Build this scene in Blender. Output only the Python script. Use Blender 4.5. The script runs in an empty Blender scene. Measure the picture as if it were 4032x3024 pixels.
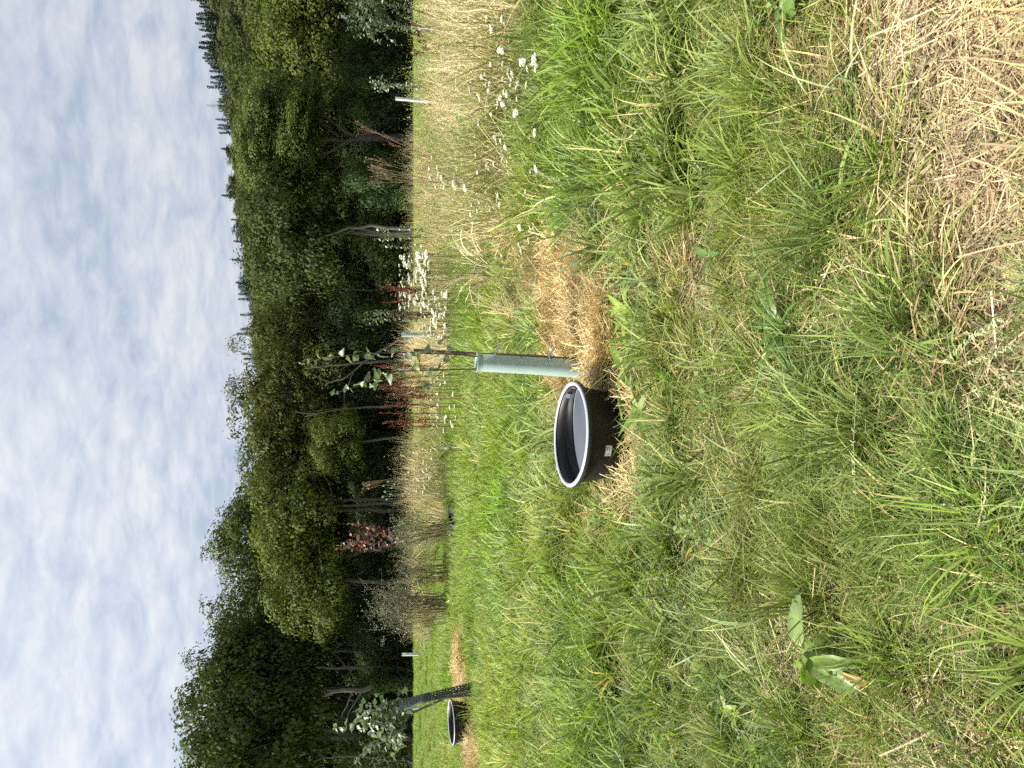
import bpy, math
import numpy as np
from mathutils import Vector, Matrix, Euler
S = bpy.context.scene
COL = S.collection
PI = math.pi
# ------------------------------------------------------------------ camera (phone held so the picture lies on its side)
F_PX, CAM_H, PITCH = 3000.0, 1.6, math.atan(556/3000.0)
cd = bpy.data.cameras.new('camera'); cam = bpy.data.objects.new('camera', cd); COL.objects.link(cam)
cd.sensor_fit = 'HORIZONTAL'; cd.sensor_width = 36.0; cd.lens = F_PX/4032*36.0
cd.clip_start = 0.05; cd.clip_end = 3000
FW = Vector((0, math.cos(PITCH), -math.sin(PITCH))); UP = Vector((0, math.sin(PITCH), math.cos(PITCH))); RT = Vector((1, 0, 0))
m = Matrix.Identity(4)
for i in range(3):
    m[i][0] = -UP[i]; m[i][1] = RT[i]; m[i][2] = -FW[i]
m[2][3] = CAM_H
cam.matrix_world = m
S.camera = cam
# ------------------------------------------------------------------ sky and sun
SUN_EL, SUN_AZ = math.radians(50), math.radians(-92)      # azimuth from +Y towards +X
sdir = Vector((math.sin(SUN_AZ)*math.cos(SUN_EL), math.cos(SUN_AZ)*math.cos(SUN_EL), math.sin(SUN_EL)))
W = bpy.data.worlds.new('World'); S.world = W; W.use_nodes = True
W.cycles.sampling_method = 'MANUAL'; W.cycles.sample_map_resolution = 512
nt = W.node_tree; nt.nodes.clear()
def N(tree, typ, **kw):
    n = tree.nodes.new(typ)
    for k, v in kw.items(): setattr(n, k, v)
    return n
def build_world():
    L = nt.links.new
    out = N(nt, 'ShaderNodeOutputWorld'); bg = N(nt, 'ShaderNodeBackground'); bg.inputs['Strength'].default_value = 0.1
    sky = N(nt, 'ShaderNodeTexSky', sky_type='NISHITA'); sky.sun_disc = False
    sky.sun_elevation = SUN_EL; sky.sun_rotation = SUN_AZ; sky.dust_density = 2.0; sky.air_density = 1.0
    tc = N(nt, 'ShaderNodeTexCoord'); sep = N(nt, 'ShaderNodeSeparateXYZ'); L(tc.outputs['Generated'], sep.inputs[0])
    zz = N(nt, 'ShaderNodeMath', operation='MAXIMUM'); L(sep.outputs[2], zz.inputs[0]); zz.inputs[1].default_value = 0.0
    za = N(nt, 'ShaderNodeMath', operation='ADD'); L(zz.outputs[0], za.inputs[0]); za.inputs[1].default_value = 0.22
    comb = N(nt, 'ShaderNodeCombineXYZ')
    for i in (0, 1):
        d = N(nt, 'ShaderNodeMath', operation='DIVIDE'); L(sep.outputs[i], d.inputs[0]); L(za.outputs[0], d.inputs[1]); L(d.outputs[0], comb.inputs[i])
    def noise(scale, detail, rough, dist, vec, off=0):
        mp = N(nt, 'ShaderNodeMapping'); L(vec, mp.inputs[0]); mp.inputs['Location'].default_value = (off, off*.7, 0)
        mp.inputs['Rotation'].default_value = (0, 0, .5); mp.inputs['Scale'].default_value = (1.0, 1.25, 1)
        n = N(nt, 'ShaderNodeTexNoise'); L(mp.outputs[0], n.inputs['Vector'])
        n.inputs['Scale'].default_value = scale; n.inputs['Detail'].default_value = detail; n.inputs['Roughness'].default_value = rough; n.inputs['Distortion'].default_value = dist
        return n.outputs['Fac']
    n1 = noise(1.3, 3, .5, .3, comb.outputs[0], 3.1)
    n2 = noise(8.0, 8, .62, .3, comb.outputs[0], 7.7)
    mx = N(nt, 'ShaderNodeMath', operation='MULTIPLY_ADD'); L(n1, mx.inputs[0]); mx.inputs[1].default_value = .75
    m2 = N(nt, 'ShaderNodeMath', operation='MULTIPLY'); L(n2, m2.inputs[0]); m2.inputs[1].default_value = .95
    L(m2.outputs[0], mx.inputs[2])
    rp = N(nt, 'ShaderNodeMapRange'); L(mx.outputs[0], rp.inputs[0]); rp.inputs[1].default_value = .66; rp.inputs[2].default_value = 1.03; rp.clamp = True
    # cloud brightness grows towards the veiled sun
    dt = N(nt, 'ShaderNodeVectorMath', operation='DOT_PRODUCT'); L(tc.outputs['Generated'], dt.inputs[0]); dt.inputs[1].default_value = sdir
    gl = N(nt, 'ShaderNodeMapRange'); L(dt.outputs['Value'], gl.inputs[0]); gl.inputs[1].default_value = -.2; gl.inputs[2].default_value = 1.0; gl.inputs[3].default_value = .92; gl.inputs[4].default_value = 1.35
    # thin grey-blue veil over clear sky
    veil = N(nt, 'ShaderNodeMixRGB'); veil.inputs['Fac'].default_value = .88; L(sky.outputs[0], veil.inputs[1]); veil.inputs[2].default_value = (2.3, 2.65, 3.25, 1)
    cl = N(nt, 'ShaderNodeMixRGB'); L(rp.outputs[0], cl.inputs['Fac']); L(veil.outputs[0], cl.inputs[1]); cl.inputs[2].default_value = (3.75, 3.9, 4.15, 1)
    ml = N(nt, 'ShaderNodeVectorMath', operation='SCALE'); L(cl.outputs[0], ml.inputs[0]); L(gl.outputs[0], ml.inputs['Scale'])
    L(ml.outputs[0], bg.inputs['Color']); L(bg.outputs[0], out.inputs['Surface'])
build_world()
sl = bpy.data.lights.new('sun', 'SUN'); sun = bpy.data.objects.new('sun', sl); COL.objects.link(sun)
sl.energy = 4.8; sl.angle = math.radians(7.0); sl.color = (1.0, .95, .86)
sun.rotation_euler = (-sdir).to_track_quat('-Z', 'Y').to_euler(); sun.location = (-20, 0, 30)
S.view_settings.view_transform = 'Standard'; S.view_settings.look = 'None'; S.view_settings.gamma = 1.0
S.view_settings.exposure = 1.02
S.cycles.max_bounces = 4; S.cycles.diffuse_bounces = 3; S.cycles.glossy_bounces = 2; S.cycles.transmission_bounces = 3; S.cycles.transparent_max_bounces = 4
S.cycles.caustics_reflective = False; S.cycles.caustics_refractive = False
S.cycles.use_denoising = False; S.cycles.use_adaptive_sampling = True; S.cycles.adaptive_threshold = .04; S.cycles.adaptive_min_samples = 24; S.cycles.sample_clamp_indirect = 3.0
# ------------------------------------------------------------------ measuring helpers (photo pixel -> place)
def ray(x, y):
    return FW + RT*((1512-y)/F_PX) - UP*((x-2016)/F_PX)
def at(x, y, d):                                  # point seen at pixel x,y at forward distance d
    r = ray(x, y); k = d/r.y
    return Vector((r.x*k, d, CAM_H+r.z*k))
def on(x, y, z=0.0):                              # point seen at pixel x,y at height z
    r = ray(x, y); k = (z-CAM_H)/r.z
    return Vector((r.x*k, r.y*k, z))
def sstep(a, b, t):
    t = np.clip((np.asarray(t, float)-a)/(b-a), 0, 1); return t*t*(3-2*t)
def wob(X, Y, s, k):                              # smooth pseudo-noise
    X = np.asarray(X, float); Y = np.asarray(Y, float)
    return (np.sin(X*s*1.0+k*1.7+1.3*np.sin(Y*s*.8+k)) + np.sin(Y*s*1.13+k*2.9+1.1*np.sin(X*s*.9-k)) + np.sin((X+Y)*s*.61+k*.7))/3
def gz(X, Y):                                     # height of the ground
    X = np.asarray(X, float); Y = np.asarray(Y, float)
    near = .018*wob(X, Y, 3.1, 1)+.012*wob(X, Y, 7.3, 2)
    z = near*(1-sstep(14, 26, Y)) - .9*sstep(25, 44, Y)
    H = 35+22*np.clip(X/166, 0, 1.4) + 3*wob(X, Y, .02, 4)
    return z + H*sstep(62, 330, Y)
# ------------------------------------------------------------------ scene helpers
def tag(o, label=None, cat=None, group=None, kind=None):
    if label: o['label'] = label
    if cat: o['category'] = cat
    if group: o['group'] = group
    if kind: o['kind'] = kind
    return o
def empty(name, loc=(0, 0, 0), rz=0.0):
    o = bpy.data.objects.new(name, None); COL.objects.link(o); o.location = loc; o.rotation_euler = (0, 0, rz); o.empty_display_size = .1
    return o
def mesh(name, V, Q, mat=None, attr=None, smooth=False):
    V = np.asarray(V, np.float32); me = bpy.data.meshes.new(name)
    Q = np.asarray(Q, np.int32); k = Q.shape[1]
    me.vertices.add(len(V)); me.vertices.foreach_set('co', V.ravel())
    me.loops.add(Q.size); me.loops.foreach_set('vertex_index', Q.ravel())
    me.polygons.add(len(Q)); me.polygons.foreach_set('loop_start', np.arange(0, Q.size, k, dtype=np.int32))
    if smooth: me.polygons.foreach_set('use_smooth', np.ones(len(Q), bool))
    me.update(calc_edges=True); me.validate()
    if attr is not None:
        a = me.attributes.new('col', 'FLOAT_COLOR', 'POINT'); a.data.foreach_set('color', np.asarray(attr, np.float32).ravel())
    if mat: me.materials.append(mat)
    return me
def add(name, me, parent=None, color=None, loc=None, rot=None, scl=None):
    o = bpy.data.objects.new(name, me); COL.objects.link(o)
    if parent: o.parent = parent
    if color is not None: o.color = (*color[:3], 1)
    if loc is not None: o.location = loc
    if rot is not None: o.rotation_euler = rot
    if scl is not None: o.scale = (scl,)*3 if np.isscalar(scl) else scl
    return o
class MB:                                         # collects quads (verts, faces, col attribute)
    def __init__(s): s.V = []; s.Q = []; s.A = []; s.n = 0
    def put(s, V, Q, A=None):
        V = np.asarray(V, float).reshape(-1, 3); Q = np.asarray(Q, int).reshape(-1, 4)
        s.V.append(V); s.Q.append(Q+s.n); s.n += len(V)
        s.A.append(np.tile([.5, .5, .5, 1], (len(V), 1)) if A is None else np.asarray(A, float).reshape(-1, 4))
        return s
    def tube(s, P, R, k=6, var=.5):
        P = np.asarray(P, float); n = len(P); R = np.broadcast_to(np.asarray(R, float), (n,))
        T = np.gradient(P, axis=0); T /= np.linalg.norm(T, axis=1)[:, None]+1e-9
        ref = np.array([.31, .93, .17]) if abs(T[0][2]) > .5 else np.array([0, 0, 1.])
        A_ = np.cross(T, ref); A_ /= np.linalg.norm(A_, axis=1)[:, None]+1e-9; B_ = np.cross(T, A_)
        th = np.arange(k)*2*PI/k
        V = P[:, None]+R[:, None, None]*(np.cos(th)[None, :, None]*A_[:, None]+np.sin(th)[None, :, None]*B_[:, None])
        i, j = np.meshgrid(np.arange(n-1), np.arange(k), indexing='ij'); j2 = (j+1) % k
        Q = np.stack([i*k+j, i*k+j2, (i+1)*k+j2, (i+1)*k+j], -1).reshape(-1, 4)
        tt = np.repeat(np.linspace(0, 1, n), k)
        return s.put(V, Q, np.stack([np.full(n*k, var), tt, np.full(n*k, .5), np.ones(n*k)], -1))
    def box(s, c, h, M=None):
        V = np.array([[x, y, z] for x in (-1, 1) for y in (-1, 1) for z in (-1, 1)], float)*np.asarray(h)
        if M is not None: V = V@np.asarray(M)[:3, :3].T
        return s.put(V+np.asarray(c), [[0, 1, 3, 2], [4, 6, 7, 5], [0, 4, 5, 1], [2, 3, 7, 6], [0, 2, 6, 4], [1, 5, 7, 3]])
    def lathe(s, prof, k=64, closed=False):
        p = np.asarray(prof, float); n = len(p); th = np.arange(k)*2*PI/k
        V = np.stack([p[:, None, 0]*np.cos(th), p[:, None, 0]*np.sin(th), np.repeat(p[:, 1:2], k, 1)], -1)
        i, j = np.meshgrid(np.arange(n-1), np.arange(k), indexing='ij'); j2 = (j+1) % k
        return s.put(V, np.stack([i*k+j, i*k+j2, (i+1)*k+j2, (i+1)*k+j], -1))
    def mesh(s, name, mat=None, smooth=False):
        return mesh(name, np.concatenate(s.V), np.concatenate(s.Q), mat, np.concatenate(s.A), smooth)
def copy_tree(o, parent=None):
    c = o.copy(); COL.objects.link(c); c.parent = parent
    for ch in list(o.children): copy_tree(ch, c)
    return c
def lerp3(a, b, t): return tuple(a[i]+(b[i]-a[i])*t for i in range(3))
# ------------------------------------------------------------------ materials
def newmat(name):
    mt = bpy.data.materials.new(name); mt.use_nodes = True; t = mt.node_tree; t.nodes.clear()
    return mt, t, t.links.new
def mat_solid(name, c, rough=.6, spec=.4, var=.25, scale=20.0, bump=0.0, c2=None, trans=0.0, metal=0.0):
    mt, t, L = newmat(name); o = N(t, 'ShaderNodeOutputMaterial'); b = N(t, 'ShaderNodeBsdfPrincipled')
    tc = N(t, 'ShaderNodeTexCoord'); n = N(t, 'ShaderNodeTexNoise'); L(tc.outputs['Object'], n.inputs['Vector'])
    n.inputs['Scale'].default_value = scale; n.inputs['Detail'].default_value = 6; n.inputs['Roughness'].default_value = .65
    mx = N(t, 'ShaderNodeMixRGB'); L(n.outputs['Fac'], mx.inputs['Fac'])
    c2 = c2 or tuple(min(1, v*(1+var)) for v in c)
    mx.inputs[1].default_value = (*[v*(1-var) for v in c], 1); mx.inputs[2].default_value = (*c2, 1)
    L(mx.outputs[0], b.inputs['Base Color']); b.inputs['Roughness'].default_value = rough; b.inputs['Specular IOR Level'].default_value = spec; b.inputs['Metallic'].default_value = metal
    if bump:
        bp = N(t, 'ShaderNodeBump'); bp.inputs['Strength'].default_value = bump; bp.inputs['Distance'].default_value = .02; L(n.outputs['Fac'], bp.inputs['Height']); L(bp.outputs[0], b.inputs['Normal'])
    if trans:
        tr = N(t, 'ShaderNodeBsdfTranslucent'); L(mx.outputs[0], tr.inputs['Color']); ms = N(t, 'ShaderNodeMixShader'); ms.inputs[0].default_value = trans
        L(b.outputs[0], ms.inputs[1]); L(tr.outputs[0], ms.inputs[2]); L(ms.outputs[0], o.inputs['Surface'])
    else: L(b.outputs[0], o.inputs['Surface'])
    return mt
def mat_leaf(name, src, trans=.3, rough=.5, spec=.4, tip=(1.15, 1.1, .9), base=(.9, .85, .8), spread=.7, under=None):
    # colour comes from the object colour (src='object') or the scatter point (src='inst'), varied blade by blade
    mt, t, L = newmat(name); o = N(t, 'ShaderNodeOutputMaterial'); b = N(t, 'ShaderNodeBsdfPrincipled')
    if src == 'object': ci = N(t, 'ShaderNodeObjectInfo').outputs['Color']
    else:
        an = N(t, 'ShaderNodeAttribute', attribute_type='INSTANCER', attribute_name='tint'); ci = an.outputs['Color']
    va = N(t, 'ShaderNodeAttribute', attribute_type='GEOMETRY', attribute_name='col'); sp = N(t, 'ShaderNodeSeparateColor'); L(va.outputs['Color'], sp.inputs[0])
    mr = N(t, 'ShaderNodeMapRange'); L(sp.outputs[0], mr.inputs[0]); mr.inputs[3].default_value = 1-spread/2; mr.inputs[4].default_value = 1+spread/2
    if src == 'inst':                             # this share of the tufts has dried out
        lt = N(t, 'ShaderNodeMath', operation='LESS_THAN'); L(va.outputs['Alpha'], lt.inputs[0]); L(an.outputs['Alpha'], lt.inputs[1])
        dm = N(t, 'ShaderNodeMixRGB'); L(lt.outputs[0], dm.inputs['Fac']); L(ci, dm.inputs[1]); dm.inputs[2].default_value = (.48, .40, .24, 1); ci = dm.outputs[0]
    sc = N(t, 'ShaderNodeVectorMath', operation='SCALE'); L(ci, sc.inputs[0]); L(mr.outputs[0], sc.inputs['Scale'])
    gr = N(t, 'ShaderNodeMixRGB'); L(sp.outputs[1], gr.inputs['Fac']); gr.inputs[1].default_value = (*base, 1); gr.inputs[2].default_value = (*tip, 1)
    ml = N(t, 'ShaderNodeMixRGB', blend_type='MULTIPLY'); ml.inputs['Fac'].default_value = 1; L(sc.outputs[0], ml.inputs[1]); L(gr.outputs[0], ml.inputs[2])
    # some blades yellower, some bluer
    hs = N(t, 'ShaderNodeHueSaturation'); h2 = N(t, 'ShaderNodeMapRange'); L(sp.outputs[2], h2.inputs[0]); h2.inputs[3].default_value = .488; h2.inputs[4].default_value = .515
    L(h2.outputs[0], hs.inputs['Hue']); L(ml.outputs[0], hs.inputs['Color']); c = hs.outputs[0]
    if under:
        ge = N(t, 'ShaderNodeNewGeometry'); mu = N(t, 'ShaderNodeMixRGB'); mu.inputs[2].default_value = (*under, 1); L(ge.outputs['Backfacing'], mu.inputs['Fac']); L(c, mu.inputs[1]); c = mu.outputs[0]
    L(c, b.inputs['Base Color']); b.inputs['Roughness'].default_value = rough; b.inputs['Specular IOR Level'].default_value = spec
    tr = N(t, 'ShaderNodeBsdfTranslucent'); ms = N(t, 'ShaderNodeMixShader'); ms.inputs[0].default_value = trans
    ty = N(t, 'ShaderNodeMixRGB', blend_type='MULTIPLY'); ty.inputs['Fac'].default_value = 1; L(c, ty.inputs[1]); ty.inputs[2].default_value = (1.25, 1.3, .7, 1); L(ty.outputs[0], tr.inputs['Color'])
    L(b.outputs[0], ms.inputs[1]); L(tr.outputs[0], ms.inputs[2]); L(ms.outputs[0], o.inputs['Surface'])
    return mt
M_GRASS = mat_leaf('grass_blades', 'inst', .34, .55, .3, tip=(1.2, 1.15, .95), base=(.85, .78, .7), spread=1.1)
M_STRAW = mat_leaf('straw_stems', 'inst', .12, .55, .35, tip=(1.1, 1.05, .95), base=(.9, .9, .9), spread=.9)
M_BLADE = mat_leaf('tussock_blades', 'object', .28, .4, .5, tip=(1.15, 1.08, .95), base=(.95, .85, .75), spread=.8)
M_TREE = mat_leaf('tree_leaves', 'object', .25, .65, .2, tip=(1.1, 1.1, .9), base=(.9, .9, .9), spread=1.0)
M_SAPL = mat_leaf('sapling_leaves', 'object', .25, .42, .5, tip=(1.05, 1.05, 1), base=(1, 1, 1), spread=.5, under=(.20, .27, .20))
M_DOCK = mat_leaf('dock_leaves', 'object', .3, .4, .5, tip=(1.0, 1.0, 1), base=(1.1, 1.05, .8), spread=.5)
M_DRY = mat_leaf('dry_stalks', 'object', .1, .6, .3, tip=(1, 1, 1), base=(1, 1, 1), spread=.6)
M_BARK = mat_solid('bark', (.10, .085, .065), .85, .2, .5, 6, .6, (.2, .18, .15))
M_TWIG = mat_solid('young_bark', (.09, .055, .04), .6, .35, .3, 40)
M_WOOD = mat_solid('stake_wood', (.20, .15, .11), .75, .25, .35, 30, .3)
M_BLACK = mat_solid('black_plastic', (.008, .008, .010), .5, .35, .5, 9, .08, (.016, .015, .014))
M_RIM = mat_solid('sky_sheen_rim_plastic', (.40, .43, .46), .38, .6, .12, 12)  # sheen of the sky on the rim top, painted in as pale colour
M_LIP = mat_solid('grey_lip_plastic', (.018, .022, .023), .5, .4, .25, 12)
M_TAPE = mat_solid('grey_tape', (.16, .17, .18), .3, .6, .15, 30)
M_PAPER = mat_solid('label_paper', (.72, .74, .76), .5, .4, .06, 30)
M_PRINT = mat_solid('label_print', (.22, .22, .24), .6, .3, .1, 30)
M_WHITE = mat_solid('white_tube_plastic', (.66, .70, .70), .45, .4, .1, 8, trans=.2)
M_SHELT = mat_solid('green_tube_plastic', (.38, .50, .455), .4, .5, .10, 7, c2=(.44, .57, .52), trans=.2)
M_SHRIM = mat_solid('pale_tube_collar', (.42, .52, .48), .35, .5, .08, 10, trans=.3)
M_GUARD = mat_solid('dark_mesh_plastic', (.035, .06, .055), .5, .4, .2, 10)
M_METAL = mat_solid('galvanised_steel', (.35, .37, .4), .5, .5, .1, 5, metal=.6)
# ------------------------------------------------------------------ ground sheet
def build_ground():
    Y = np.concatenate([np.arange(-6, 14, .16), np.arange(14, 30, .5), np.arange(30, 62, 2.), np.linspace(62, 340, 60), [420, 600, 1000, 2200]])
    xr = np.concatenate([np.arange(0, 5, .16), np.geomspace(5, 1600, 55)]); X = np.concatenate([-xr[:0:-1], xr])
    gx, gy = np.meshgrid(X, Y); V = np.stack([gx, gy, gz(gx, gy)], -1).reshape(-1, 3)
    n, k = len(Y), len(X); i, j = np.meshgrid(np.arange(n-1), np.arange(k-1), indexing='ij')
    Q = np.stack([i*k+j, i*k+j+1, (i+1)*k+j+1, (i+1)*k+j], -1).reshape(-1, 4)
    mt, t, L = newmat('meadow_soil'); o = N(t, 'ShaderNodeOutputMaterial'); b = N(t, 'ShaderNodeBsdfPrincipled'); tc = N(t, 'ShaderNodeTexCoord')
    def nz(s, d=6):
        q = N(t, 'ShaderNodeTexNoise'); L(tc.outputs['Object'], q.inputs['Vector']); q.inputs['Scale'].default_value = s; q.inputs['Detail'].default_value = d; q.inputs['Roughness'].default_value = .7; return q.outputs['Fac']
    a = N(t, 'ShaderNodeMixRGB'); L(nz(9), a.inputs['Fac']); a.inputs[1].default_value = (.035, .026, .015, 1); a.inputs[2].default_value = (.15, .115, .065, 1)
    g = N(t, 'ShaderNodeMapRange'); L(nz(1.3), g.inputs[0]); g.inputs[1].default_value = .42; g.inputs[2].default_value = .6
    c = N(t, 'ShaderNodeMixRGB'); L(g.outputs[0], c.inputs['Fac']); L(a.outputs[0], c.inputs[1]); c.inputs[2].default_value = (.055, .075, .02, 1)
    sp = N(t, 'ShaderNodeSeparateXYZ'); L(tc.outputs['Object'], sp.inputs[0])
    lawn = N(t, 'ShaderNodeMapRange'); L(sp.outputs[1], lawn.inputs[0]); lawn.inputs[1].default_value = 12; lawn.inputs[2].default_value = 22
    c3 = N(t, 'ShaderNodeMixRGB'); L(lawn.outputs[0], c3.inputs['Fac']); L(c.outputs[0], c3.inputs[1]); c3.inputs[2].default_value = (.11, .15, .03, 1)
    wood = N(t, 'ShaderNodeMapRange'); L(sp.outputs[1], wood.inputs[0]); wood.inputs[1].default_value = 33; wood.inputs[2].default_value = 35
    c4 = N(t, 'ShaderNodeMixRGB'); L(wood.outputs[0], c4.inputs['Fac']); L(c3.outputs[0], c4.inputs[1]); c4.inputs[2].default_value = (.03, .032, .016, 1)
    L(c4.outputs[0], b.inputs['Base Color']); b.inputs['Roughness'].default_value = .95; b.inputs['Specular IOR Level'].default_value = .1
    bp = N(t, 'ShaderNodeBump'); bp.inputs['Strength'].default_value = .8; bp.inputs['Distance'].default_value = .03; L(nz(25), bp.inputs['Height']); L(bp.outputs[0], b.inputs['Normal']); L(b.outputs[0], o.inputs['Surface'])
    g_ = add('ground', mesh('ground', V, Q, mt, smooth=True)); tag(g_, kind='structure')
build_ground()
# ------------------------------------------------------------------ woodland
def unit(v): return v/(np.linalg.norm(v, axis=-1, keepdims=True)+1e-9)
def leaf_cards(rng, P, Nrm, size, asp=.55, var=None):
    n = len(P); R = rng.normal(size=(n, 3)); T = unit(np.cross(Nrm, R)); B = np.cross(Nrm, T)
    s = (size*rng.uniform(.6, 1.4, n))[:, None]
    fold = Nrm*s*.18
    V = np.stack([P-T*s*.5, P+B*s*asp*.5+fold, P+T*s*.5, P-B*s*asp*.5+fold], 1)
    Q = np.arange(n*4).reshape(n, 4)
    v = rng.uniform(0, 1, n) if var is None else var
    A = np.stack([v, rng.uniform(0, 1, n), rng.uniform(0, 1, n), np.ones(n)], -1)
    return V, Q, np.repeat(A, 4, 0)
def crown_mesh(seed, rx=4.0, rz=4.0, nc=150, per=150, cr=.75, leaf=.15, droop=.25, fill=1500, narrow=0.0, asp=.55, gaps=.25):
    rng = np.random.default_rng(seed)
    d = unit(rng.normal(size=(nc*2, 3))); d = d[d[:, 2] > -.75][:nc]
    lobe = .96+.10*np.sin(d[:, 0]*4+seed)+.09*np.sin(d[:, 1]*5+seed*2)+.08*np.sin(d[:, 2]*6+d[:, 0]*3+seed*3)
    r = (.5+.5*rng.uniform(0, 1, len(d))**.45)*lobe
    C = d*r[:, None]*np.array([rx, rx, rz]); C[:, :2] *= (1-narrow*sstep(0, rz, C[:, 2]))[:, None]
    mb = MB(); keep = rng.uniform(0, 1, len(C)) > gaps*.4
    C = C[keep]; d = d[keep]
    for c, o in zip(C, d):
        s = cr*rng.uniform(.55, 1.35); k = int(per*rng.uniform(.6, 1.3)*(s/cr)**1.5)
        g = unit(rng.normal(size=(k, 3))+np.array([0, 0, .35])); rr = np.where(rng.uniform(0, 1, k) < .2, rng.uniform(.9, 1.45, k), rng.uniform(.55, 1.0, k))[:, None]
        ax = unit(np.array([o[0], o[1], .3*o[2]-droop*rng.uniform(.2, 1.4)])); st = rng.uniform(.0, .9)
        P = c + g*rr*s*np.array([1, 1, .62]) + ax*((g@ax)[:, None])*s*st
        nr = unit(1.0*g+.25*o+np.array([0, 0, .3])+.27*rng.normal(size=(k, 3)))
        V, Q, A = leaf_cards(rng, P, nr, leaf, asp, np.clip(rng.normal(rng.uniform(.3, .7), .16, k), 0, 1)); mb.put(V, Q, A)
    if fill:
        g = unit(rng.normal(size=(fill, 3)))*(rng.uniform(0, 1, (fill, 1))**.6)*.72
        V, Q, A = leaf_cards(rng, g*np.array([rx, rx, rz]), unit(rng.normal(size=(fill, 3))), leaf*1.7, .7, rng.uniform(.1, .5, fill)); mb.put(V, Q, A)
    return mb.mesh('crown', M_TREE), C
CROWNS = [crown_mesh(11, 4, 4.2, 105, 150, 1.0, .25), crown_mesh(12, 4, 3.6, 95, 160, 1.05, .24), crown_mesh(13, 4, 4.6, 110, 140, .95, .25, .4, narrow=.35),
          crown_mesh(14, 4, 4.4, 150, 110, .78, .22, .1, narrow=.25, asp=.4), crown_mesh(15, 4, 3.8, 95, 160, 1.1, .26, .6), crown_mesh(16, 4, 4.0, 135, 110, .85, .22, .3, gaps=.5, fill=1100)]
SHRUBS = [crown_mesh(21, 2.2, 1.7, 80, 110, .55, .12, .3, 500), crown_mesh(22, 2.0, 1.9, 80, 110, .5, .13, .7, 500, asp=.3), crown_mesh(23, 2.4, 1.5, 80, 110, .5, .11, .1, 500)]
def limb(mb, rng, a, b, r0, r1, sag=.12, n=6, k=6):
    a = np.asarray(a, float); b = np.asarray(b, float); t = np.linspace(0, 1, n)[:, None]
    L = np.linalg.norm(b-a); P = a+(b-a)*t; P += np.sin(t*PI)*rng.normal(size=3)*sag*L*.6; P[1:-1] += rng.normal(size=(n-2, 3))*.02*L; P[:, 2] += np.sin(t[:, 0]*PI)*sag*L*.5
    mb.tube(P, np.linspace(r0, r1, n), k)
def tree(name, label, X, Y, ztop, zbot, w, kind, color, seed, group, lean=0.0, trunk_r=.16, forks=1, shrub=False, far=False, bark=M_BARK, limbs=16):
    rng = np.random.default_rng(seed+500); z0 = float(gz(X, Y))
    root = empty(name, (X, Y, z0)); tag(root, label, 'shrub' if shrub else 'tree', group)
    lib = SHRUBS if shrub else CROWNS; me, C = lib[kind]
    rx, rz = (2.2, 1.7) if shrub else (4.0, 4.2)
    cz = (ztop+zbot)/2-z0; hz = (ztop-zbot)/2; sx = w/2/rx/1.06; sz = hz/rz/1.0; rot = rng.uniform(0, 6.28)
    add('crown', me, root, color, (lean, 0, cz), (0, 0, rot), (sx, sx, sz))
    mb = MB(); c, s = math.cos(rot), math.sin(rot)
    for f in range(forks):
        off = rng.normal(size=2)*(.25 if forks > 1 else .02)
        top = np.array([lean+off[0]*2.2, off[1]*2.2, cz+hz*.35])
        P = np.array([[off[0]*.5, off[1]*.5, -.2], [off[0]+lean*.25+rng.normal()*.1, off[1], cz*.3], [off[0]*1.6+lean*.7+rng.normal()*.15, off[1]*1.6, cz*.7], top])
        t = np.linspace(0, 1, 10); P = np.stack([np.interp(t, np.linspace(0, 1, 4), P[:, q]) for q in range(3)], -1); P[1:-1, :2] += rng.normal(size=(8, 2))*.03
        R = trunk_r*(1-.75*t)*(1 if f == 0 else .7); R[0] *= 1.35
        mb.tube(P, R, 8)
        idx = rng.choice(len(C), min(limbs, len(C)), replace=False)
        for q in idx:
            e = C[q]*np.array([sx, sx, sz]); e = np.array([e[0]*c-e[1]*s+lean, e[0]*s+e[1]*c, e[2]+cz])
            h = np.clip(.62+.3*(e[2]-zbot+z0)/(2*hz), .6, .95)*cz; a = np.array([np.interp(h, P[:, 2], P[:, 0]), np.interp(h, P[:, 2], P[:, 1]), h])
            limb(mb, rng, a, a+(e-a)*.85, trunk_r*.38, .015)
    add('trunk', mb.mesh('trunk', bark, True), root)
    return root
def tree_px(label, ypx, vtop, vbot, wpx, d, kind, color, seed, group, **kw):
    a, b = at(vtop, ypx, d), at(vbot+70, ypx, d)
    return tree(kw.pop('name', 'broadleaf_tree'), label, a.x, d, a.z, b.z, wpx*d/F_PX*1.0, kind, color, seed, group, **kw)
GR_D, GR_M, GR_Y, GR_O = (.052, .071, .017), (.068, .092, .021), (.100, .122, .025), (.088, .10, .023)
GR_P = (.108, .138, .037)
EDGE = 'trees along the woodland edge'
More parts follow.
